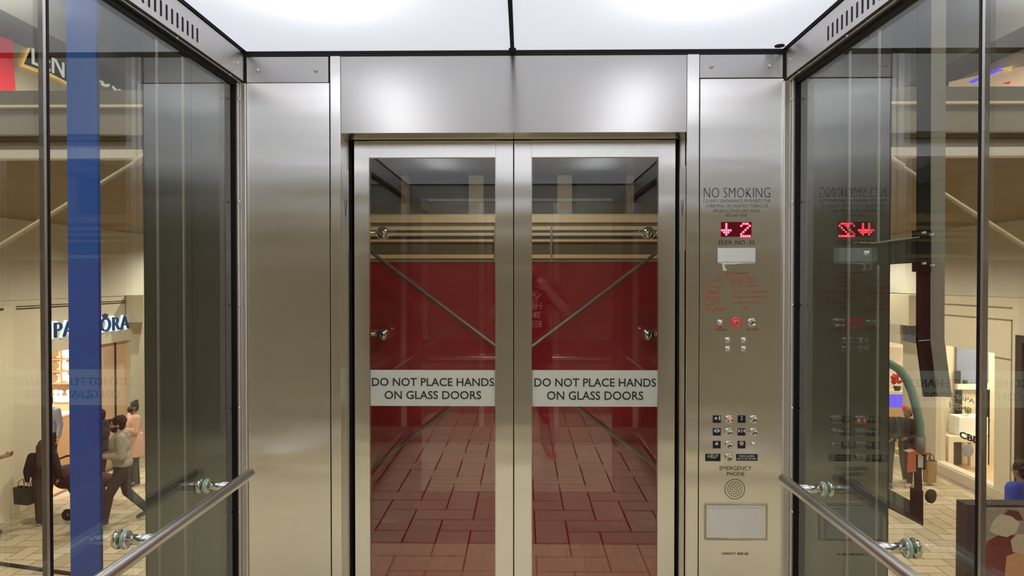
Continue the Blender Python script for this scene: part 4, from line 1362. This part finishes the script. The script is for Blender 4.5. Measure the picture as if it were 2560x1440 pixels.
def hand(mb, wrist, elbow, inward, scale=1.0, curl=0.5):
    """palm, four unequal bent fingers and a thumb that leaves the side of the palm"""
    w, e = Vector(wrist), Vector(elbow)
    d = (w - e).normalized()
    side = Vector(inward)
    side = (side - d * side.dot(d)).normalized()     # palm normal: the way the fingers curl
    ac = d.cross(side)                                 # across the knuckles
    k = scale
    pc = w + d * 0.05 * k
    for t in (-1.5, -0.5, 0.5, 1.5):
        mb.capsule(w + ac * (t * 0.013 * k), w + d * 0.09 * k + ac * (t * 0.0205 * k), 0.016 * k, 0.0115 * k, 10)
    for i, (t, ln) in enumerate(((-1.5, .066), (-0.5, .078), (0.5, .074), (1.5, .056))):
        b0 = w + d * 0.09 * k + ac * (t * 0.0215 * k)
        c1, c2 = curl * 0.7, curl * 1.5
        b1 = b0 + (d * math.cos(c1) + side * math.sin(c1)) * ln * 0.5 * k
        b2 = b1 + (d * math.cos(c2) + side * math.sin(c2)) * ln * 0.55 * k
        mb.capsule(b0, b1, 0.0100 * k, 0.0090 * k, 10)
        mb.capsule(b1, b2, 0.0090 * k, 0.0075 * k, 10)
    t0 = w + d * 0.03 * k - ac * 0.024 * k
    t1 = t0 + (d * 0.6 - ac * 0.7 + side * 0.35).normalized() * 0.045 * k
    t2 = t1 + (d * 0.85 - ac * 0.1 + side * 0.5).normalized() * 0.034 * k
    mb.capsule(t0, t1, 0.0145 * k, 0.011 * k, 10)
    mb.capsule(t1, t2, 0.011 * k, 0.0085 * k, 10)


def person(name, label, loc, rz, H=1.75, pose=None, top='clothgrey', bottom='clothdark', skin='skin', hair='short', hairm='hairblk', beard=False, mask=None,
           sleeves=True, coat=False, shoes='shoe', sole=True, head_turn=0.0, voxel=0.013, bulk=1.0, short_sleeves=False, curl=0.6, skirt=None, hood=False, striped=None, build=None):
    J = {k: Vector(v) for k, v in BASE.items()}
    for k, v in (pose or {}).items(): J[k] = Vector(v)
    t = thing(name, label, 'person', (0, 0, 0), 'people')
    del t['group']
    B = bulk
    hc = J['head']
    hrot = Matrix.Rotation(head_turn, 3, 'Z')

    def hp(x, y, z): return hc + hrot @ Vector((x, y, z))
    # body: one continuous skin
    mb = MB()
    mb.ell(J['pelvis'], .150 * B, .100 * B, .13)
    mb.ell(J['waist'], .125 * B, .090 * B, .15)
    mb.ell(J['chest'], .150 * B, .100 * B, .19)
    mb.capsule(J['chest'] + V(0, 0, .1), J['neck'], .07, .055)
    mb.capsule(J['neck'] - V(0, 0, .05), hc - V(0, 0, .06), .056, .052)
    mb.ell(hp(0, -.005, .02), .074, .094, .100)
    mb.ell(hp(0, .022, -.045), .056, .066, .070)
    mb.ell(hp(0, .050, -.085), .030, .030, .024)
    mb.capsule(hp(0, .088, .015), hp(0, .108, -.022), .010, .014)
    mb.ell(hp(0, .078, .04), .052, .018, .014)
    mb.ell(hp(0, .084, -.058), .026, .012, .010)
    for s in (-1, 1): mb.ell(hp(s * .076, -.005, 0), .012, .024, .034)
    for s, a, b, c in (('l', 'sl', 'el', 'wl'), ('r', 'sr', 'er', 'wr')):
        sg = -1 if s == 'l' else 1
        mb.capsule(J['chest'] + V(0, 0, .10), J[a], .07, .052 * B)
        mb.capsule(J[a], J[b], .052 * B, .040)
        mb.capsule(J[b], J[c], .041, .028)
        hand(mb, J[c], J[b], (J['chest'] - J[c]) + V(0, 0.0, 0), 1.0, curl)
        h, k, an, to = J['h' + s], J['k' + s], J['a' + s], J['t' + s]
        mb.capsule(J['pelvis'], h, .10, .085)
        mb.capsule(h, k, .082, .052)
        mb.capsule(k + (an - k) * .22 - V(0, .008, 0), an, .054, .036)
        mb.capsule(k, k + (an - k) * .25, .052, .054)
        mb.capsule(an, to, .036, .028)
    remeshed(mb, 'body', skin, t, voxel)
    # eyes
    mb = MB()
    for s in (-1, 1): mb.ell(hp(s * .030, .083, .012), .011, .008, .007, 10, 8)
    mb.build('eyes', 'ink').parent = t
    # trousers
    mb = MB()
    if skirt is None:
        mb.ell(J['pelvis'], .172 * B, .122 * B, .14)
        for s in 'lr':
            h, k, an = J['h' + s], J['k' + s], J['a' + s]
            mb.capsule(J['pelvis'], h, .11 * B, .098 * B)
            mb.capsule(h, k, .098 * B, .072)
            mb.capsule(k, an + (k - an) * .04, .074, .062)
        remeshed(mb, 'trousers', bottom, t, voxel)
    # top
    mb = MB()
    mb.ell(J['pelvis'] + V(0, 0, .07), .176 * B, .128 * B, .13)
    mb.ell(J['waist'], .165 * B, .125 * B, .17)
    mb.ell(J['chest'], .185 * B, .135 * B, .20)
    mb.capsule(J['sl'] + V(.06, 0, .01), J['sr'] + V(-.06, 0, .01), .068, .068)
    if coat:
        mb.tube([J['waist'], J['pelvis'], J['pelvis'] - V(0, 0, .33)], [.17 * B, .20 * B, .215 * B], 20)
    for a, b, c in (('sl', 'el', 'wl'), ('sr', 'er', 'wr')):
        if short_sleeves:
            mb.capsule(J[a], J[a] + (J[b] - J[a]) * .62, .072 * B, .066 * B)
        else:
            mb.capsule(J[a], J[b], .074 * B, .060 * B)
            mb.capsule(J[b], J[b] + (J[c] - J[b]) * .93, .060 * B, .046)
    topo = remeshed(mb, 'coat' if coat else 'top', top, t, voxel)
    if hood:
        mb = MB()
        mb.ell(J['neck'] + V(0, -.05, .0), .115, .085, .065)
        mb.ell(J['neck'] + V(0, -.09, -.06), .10, .06, .09)
        remeshed(mb, 'hood', top, t, voxel)
        mb = MB()
        mb.box(-.09, .09, .0, .02, J['waist'].z - .13, J['waist'].z + .01)
    # shoes
    for s in 'lr':
        an, to = J['a' + s], J['t' + s]
        d = (to - an)
        f = Vector((d.x, d.y, d.z))
        mb = MB()
        mb.capsule(an - f * .18 + V(0, 0, -.03), to, .042, .036)
        mb.capsule(an + V(0, 0, -.005), an + f * .5 + V(0, 0, -.02), .045, .040)
        sh = remeshed(mb, 'shoe', shoes, t, .009)
        if sole:
            lo = min(an.z - .03 - .042, to.z - .036)
            mb = MB().capsule(an - f * .2 + V(0, 0, -.058), to + V(0, 0, -.022), .034, .028)
            so = remeshed(mb, 'sole', 'sole', sh, .009)
    # hair and headwear
    mb = MB()
    if hair in ('short', 'curly', 'bun', 'long'):
        r = 1.16 if hair == 'curly' else 1.07
        mb.ell(hp(0, -.022, .040), .080 * r, .092 * r, .088 * r)
        mb.ell(hp(0, -.055, -.01), .072 * r, .055 * r, .08 * r)
        if hair == 'curly':
            random.seed(3)
            for k in range(60):
                u, v = random.uniform(0, 2 * math.pi), random.uniform(0.05, 1)
                mb.ell(hp(.088 * math.cos(u) * math.sqrt(1 - v * v * .8), -.03 + .098 * math.sin(u) * math.sqrt(1 - v * v * .8), .035 + .10 * v), .02, .02, .02, 8, 6)
        if hair == 'bun':
            mb.ell(hp(0, -.070, .120), .036, .036, .036)
            for k in range(10):
                mb.ell(hp(.026 * math.cos(k), -.070 + .026 * math.sin(k * 1.7), .13 + .016 * math.sin(k * 2.3)), .016, .016, .016, 8, 6)
        if hair == 'long':
            mb.capsule(hp(0, -.07, 0), J['chest'] + V(0, -.125, -.04), .08, .075)
            mb.capsule(hp(-.05, -.06, 0), J['chest'] + V(-.05, -.12, .0), .06, .055)
            mb.capsule(hp(.05, -.06, 0), J['chest'] + V(.05, -.12, .0), .06, .055)
        remeshed(mb, 'hair', hairm, t, .009, 2)
    if hair == 'beanie':
        mb.ell(hp(0, -.012, .065), .092, .106, .085)
        cpn = remeshed(mb, 'beanie', 'oliveknit', t, .009)
        mb = MB().ell(hp(.03, .03, .10), .068, .075, .065)
        remeshed(mb, 'beanie_patch', 'magenta', cpn, .009)
        mb = MB()
        mb.ell(hp(0, -.06, -.02), .082, .06, .09)
        remeshed(mb, 'hair', hairm, t, .009)
    if beard:
        mb = MB().ell(hp(0, .035, -.075), .060, .066, .055)
        mb.ell(hp(0, .02, -.045), .068, .05, .045)
        mb.ell(hp(0, .082, -.044), .03, .014, .010)
        remeshed(mb, 'beard', hairm, t, .008, 2)
    if mask:
        mb = MB().ell(hp(0, .040, -.045), .064, .072, .058)
        remeshed(mb, 'face_mask', mask, t, .008, 2)
    t.scale = (H / 1.75,) * 3
    t.location = loc
    t.rotation_euler = (0, 0, rz)
    return t


def foot(px, py):
    q = PZ(px, py, GZ)
    return Vector((q.x, q.y, GZ))


R = math.radians
# man in the grey hoodie, striding to the left
fo = foot(308, 1308)
person('person', 'bearded man in a grey hooded top and dark trousers striding left past the shop', fo, R(122), 1.76, dict(
    pelvis=(0, 0, .915), waist=(0, .02, 1.07), chest=(0, .045, 1.27), neck=(0, .04, 1.46), head=(0, .07, 1.60),
    sl=(-.19, .03, 1.41), sr=(.19, .03, 1.41), el=(-.25, .02, 1.13), er=(.26, .0, 1.13), wl=(-.14, .25, 1.14), wr=(.13, .25, 1.10),
    hl=(-.09, .01, .90), hr=(.09, .0, .90), kl=(-.10, .20, .50), kr=(.09, -.06, .48), al=(-.10, .27, .10), ar=(.09, -.36, .14), tl=(-.11, .43, .05), tr=(.10, -.22, .04)),
    top='clothgrey', bottom='clothdark', skin='skin', hair='curly', beard=True, bulk=1.16, hood=True, curl=0.9)
# woman in pink holding a tablet
fo = foot(336, 1213)
wp = person('person', 'woman in a pink coat and black face mask with her hair in a bun', fo, R(140), 1.60, dict(
    el=(-.23, .05, 1.16), er=(.23, .05, 1.16), wl=(-.12, .28, 1.24), wr=(.12, .28, 1.22)),
    top='clothpink', bottom='clothblk', skin='skin2', hair='bun', mask='clothblk', coat=True, curl=0.8)
q = P(303, 1055, fo.y - 0.02)
pp = [P(x, y, fo.y - 0.02) for x, y in ((274, 1046), (307, 1039), (313, 1062), (281, 1068))]
fol = MB().prism([(v.x, v.z) for v in pp], 'y', fo.y - 0.24, fo.y - 0.21).build('black_folder', 'clothdark', None, 0.004)
tag(fol, 'black folder held up by the woman in pink', 'folder')
MB().prism([(pp[3].x + 0.01, pp[3].z), (pp[2].x, pp[2].z), (pp[2].x + 0.002, pp[2].z + 0.012), (pp[3].x + 0.012, pp[3].z + 0.012)], 'y', fo.y - 0.246, fo.y - 0.239).build('spine', 'black', fol)
# dark jacket behind the blue strip
fo = foot(252, 1250)
person('person', 'person in a dark jacket mostly hidden behind the blue strip', fo, R(110), 1.62, dict(
    el=(-.24, .08, 1.16), er=(.25, .10, 1.15), wl=(-.16, .30, 1.05), wr=(.16, .30, 1.05)),
    top='clothdark', bottom='clothblk', skin='skin2', hair='short', coat=False, bulk=1.25, hood=True)
# long haired girl seen from behind
fo = foot(108, 1312)
person('person', 'long brown haired girl in dark clothes seen from behind', fo, R(26), 1.36, dict(
    el=(-.27, -.02, 1.15), er=(.27, -.02, 1.15), wl=(-.27, .03, .93), wr=(.26, .05, .93), al=(-.07, 0, .085), ar=(.07, -.03, .085), tl=(-.08, .15, .03), tr=(.08, .13, .03), kl=(-.08, .02, .5), kr=(.08, .0, .5)),
    top='clothblk', bottom='clothbrn', skin='skin', hair='long', hairm='hairbrn', bulk=1.15, shoes='clothbrn')
# man at the left edge
fo = foot(-32, 1345)
person('person', 'person in a black short sleeved top cut by the left edge', fo, R(-60), 1.72, dict(
    el=(-.26, .0, 1.14), er=(.28, -.01, 1.15), wl=(-.22, .2, 1.2), wr=(.33, .06, .92)),
    top='clothblk', bottom='clothdark', skin='skin', hair='short', short_sleeves=True)
# shop assistant
fo = foot(112, 1175)
person('person', 'person in a pale blue top standing inside the left shop', Vector((-9.35, 13.6, GZ)), R(180), 1.66, {},
       top='greyblue', bottom='clothblk', skin='skin', hair='short', voxel=0.016)
# woman in the beanie with a paper bag
fo = foot(2268, 1212)
person('person', 'person in black with an olive and magenta knitted hat', fo, R(125), 1.49, dict(
    el=(-.25, .04, 1.15), er=(.24, .06, 1.15), wl=(-.13, .26, 1.10), wr=(.15, .26, 1.06), kl=(-.10, .08, .5), kr=(.10, -.02, .5), al=(-.09, .08, .085), ar=(.11, -.14, .10), tl=(-.10, .23, .03), tr=(.12, .0, .04)),
    top='clothblk', bottom='clothbrn', skin='skin2', hair='beanie', bulk=1.15, shoes='sole')
fo2 = foot(2210, 1216)
person('person', 'person in black partly hidden behind the right hoistway column', fo2, R(160), 1.55, dict(
    el=(-.25, .06, 1.15), er=(.24, .06, 1.15), wl=(-.12, .26, 1.08), wr=(.14, .26, 1.08)),
    top='clothblk', bottom='clothdark', skin='skin2', hair='short', bulk=1.2)
# person in blue
person('person', 'dark curly haired person in a bright blue jacket at the right edge', Vector((P(2556, 1200, 8.7).x, 8.7, GZ)), R(25), 1.70, {},
       top='clothblue', bottom='clothdark', skin='skin2', hair='curly', bulk=1.25, hood=False)


# bags
def shopping_bag(c, w, d, h, rz, m, label, hm):
    t = thing('shopping_bag', label, 'bag', c)
    x, y, z = c
    mb = MB()
    k = 0.92
    vs = [(-w / 2 * k, -d / 2 * k, 0), (w / 2 * k, -d / 2 * k, 0), (w / 2 * k, d / 2 * k, 0), (-w / 2 * k, d / 2 * k, 0),
          (-w / 2, -d / 2, h), (w / 2, -d / 2, h), (w / 2, d / 2, h), (-w / 2, d / 2, h)]
    rt = Matrix.Rotation(rz, 3, 'Z')
    vs = [rt @ Vector(v) + Vector(c) for v in vs]
    mb.add(vs, [(0, 3, 2, 1), (0, 1, 5, 4), (1, 2, 6, 5), (2, 3, 7, 6), (3, 0, 4, 7)])
    o = mb.build('bag_body', m, t)
    s = o.modifiers.new('thick', 'SOLIDIFY')
    s.thickness = 0.006
    for sd in (-1, 1):
        p = [rt @ Vector((-w * .22, sd * d / 2 * .98, h * .98)), rt @ Vector((-w * .18, sd * d * .3, h + .10)), rt @ Vector((0, sd * d * .12, h + .14)), rt @ Vector((w * .18, sd * d * .3, h + .10)), rt @ Vector((w * .22, sd * d / 2 * .98, h * .98))]
        MB().tube([v + Vector(c) for v in p], 0.007, 8).build('bag_handle', hm, t)
    return t


q = P(2324, 1206, fo.y)
shopping_bag((q.x, fo.y, q.z), 0.22, 0.13, 0.42, R(20), 'kraft', 'brown paper shopping bag beside the person in the knitted hat', 'clothbrn')
q = P(66, 1257, 11.2)
sb = shopping_bag((q.x, 11.15, q.z), 0.30, 0.13, 0.27, R(-12), 'greenbag', 'dark green paper shopping bag carried by the long haired girl', 'kraft')
q = P(-1, 1120, 10.85)
ph = tag(MB().box(q.x - 0.05, q.x + 0.05, 10.7, 10.712, q.z - 0.03, q.z + 0.035).build('mobile_phone', 'black', None, 0.003), 'phone held up by the person at the left edge', 'phone')
MB().box(q.x - 0.045, q.x + 0.045, 10.698, 10.7005, q.z - 0.025, q.z + 0.03).build('phone_screen', 'greyblue', ph)

# pushchair between the girl and the man
sp = PZ(207, 1290, GZ)
st = thing('pushchair', 'dark maroon folding pushchair behind the blue strip', 'pushchair', sp)
x, y, z = sp
seat = MB().ell((x, y, z + .62), .40, .25, .17)
seat.ell((x - .26, y, z + .66), .20, .24, .20)
seat.ell((x + .30, y, z + .60), .26, .20, .12)
remeshed(seat, 'seat_shell', 'maroon', None, .014).parent = None
so = bpy.data.objects[-1] if False else [o for o in COL.objects if o.name.startswith('seat_shell')][-1]
loc_world(st, so)
for sd in (-1, 1):
    MB().tube([(x - .30, y + sd * .20, z + .95), (x - .12, y + sd * .21, z + .55), (x + .12, y + sd * .21, z + .12)], .014, 10).build('frame_tube', 'black', st)
    MB().tube([(x + .22, y + sd * .20, z + .6), (x - .10, y + sd * .21, z + .12)], .014, 10).build('frame_tube', 'black', st)
    for wx in (-.11, .13):
        MB().lathe([(.02, -.015), (.09, -.018), (.095, 0), (.09, .018), (.02, .015)], (x + wx, y + sd * .22, z + .095), (0, 1, 0), 20).build('wheel', 'black', st)
MB().tube([(x - .30, y - .20, z + .95), (x - .32, y - .1, z + .98), (x - .32, y + .1, z + .98), (x - .30, y + .20, z + .95)], .016, 10).build('push_handle', 'black', st)

# the photographer, seen only as a faint reflection in the doors
pg = person('person', 'photographer in a black printed T-shirt holding up a phone, a faint reflection in the doors', Vector((0.05, -0.33, 0.0)), 0.0, 1.80, dict(
    neck=(0, .02, 1.50), head=(-.02, .05, 1.635), el=(-.30, .10, 1.24), er=(.31, .10, 1.26), wl=(-.15, .20, 1.46), wr=(.17, .19, 1.44),
    al=(-.13, 0, .085), ar=(.17, .02, .085), kl=(-.12, .03, .5), kr=(.14, .03, .5), tl=(-.16, .15, .03), tr=(.20, .17, .03)),
    top='clothblk', bottom='clothdark', skin='skin', hair='short', short_sleeves=True, shoes=None or 'flower', sole=True, voxel=0.010, bulk=1.15, curl=1.1)
for s, z in (('WE', 1.42), ('HERE', 1.34), ('THAT', 1.26), ('ELE', 1.18)):
    lettering(s, (0.06, -0.158, z), (-1, 0, 0), UZ, 0.20, 0.055, 'sign', pg, bold=0.02, name='shirt_print', depth=0.004)
phn = tag(MB().box(-0.035, 0.13, -0.045, -0.036, 1.52, 1.60).build('camera_phone', 'black', None, 0.002), 'black phone held in both hands by the photographer', 'phone')
MB().box(-0.03, 0.125, -0.0462, -0.045, 1.525, 1.595).build('phone_screen', 'greyblue', phn)
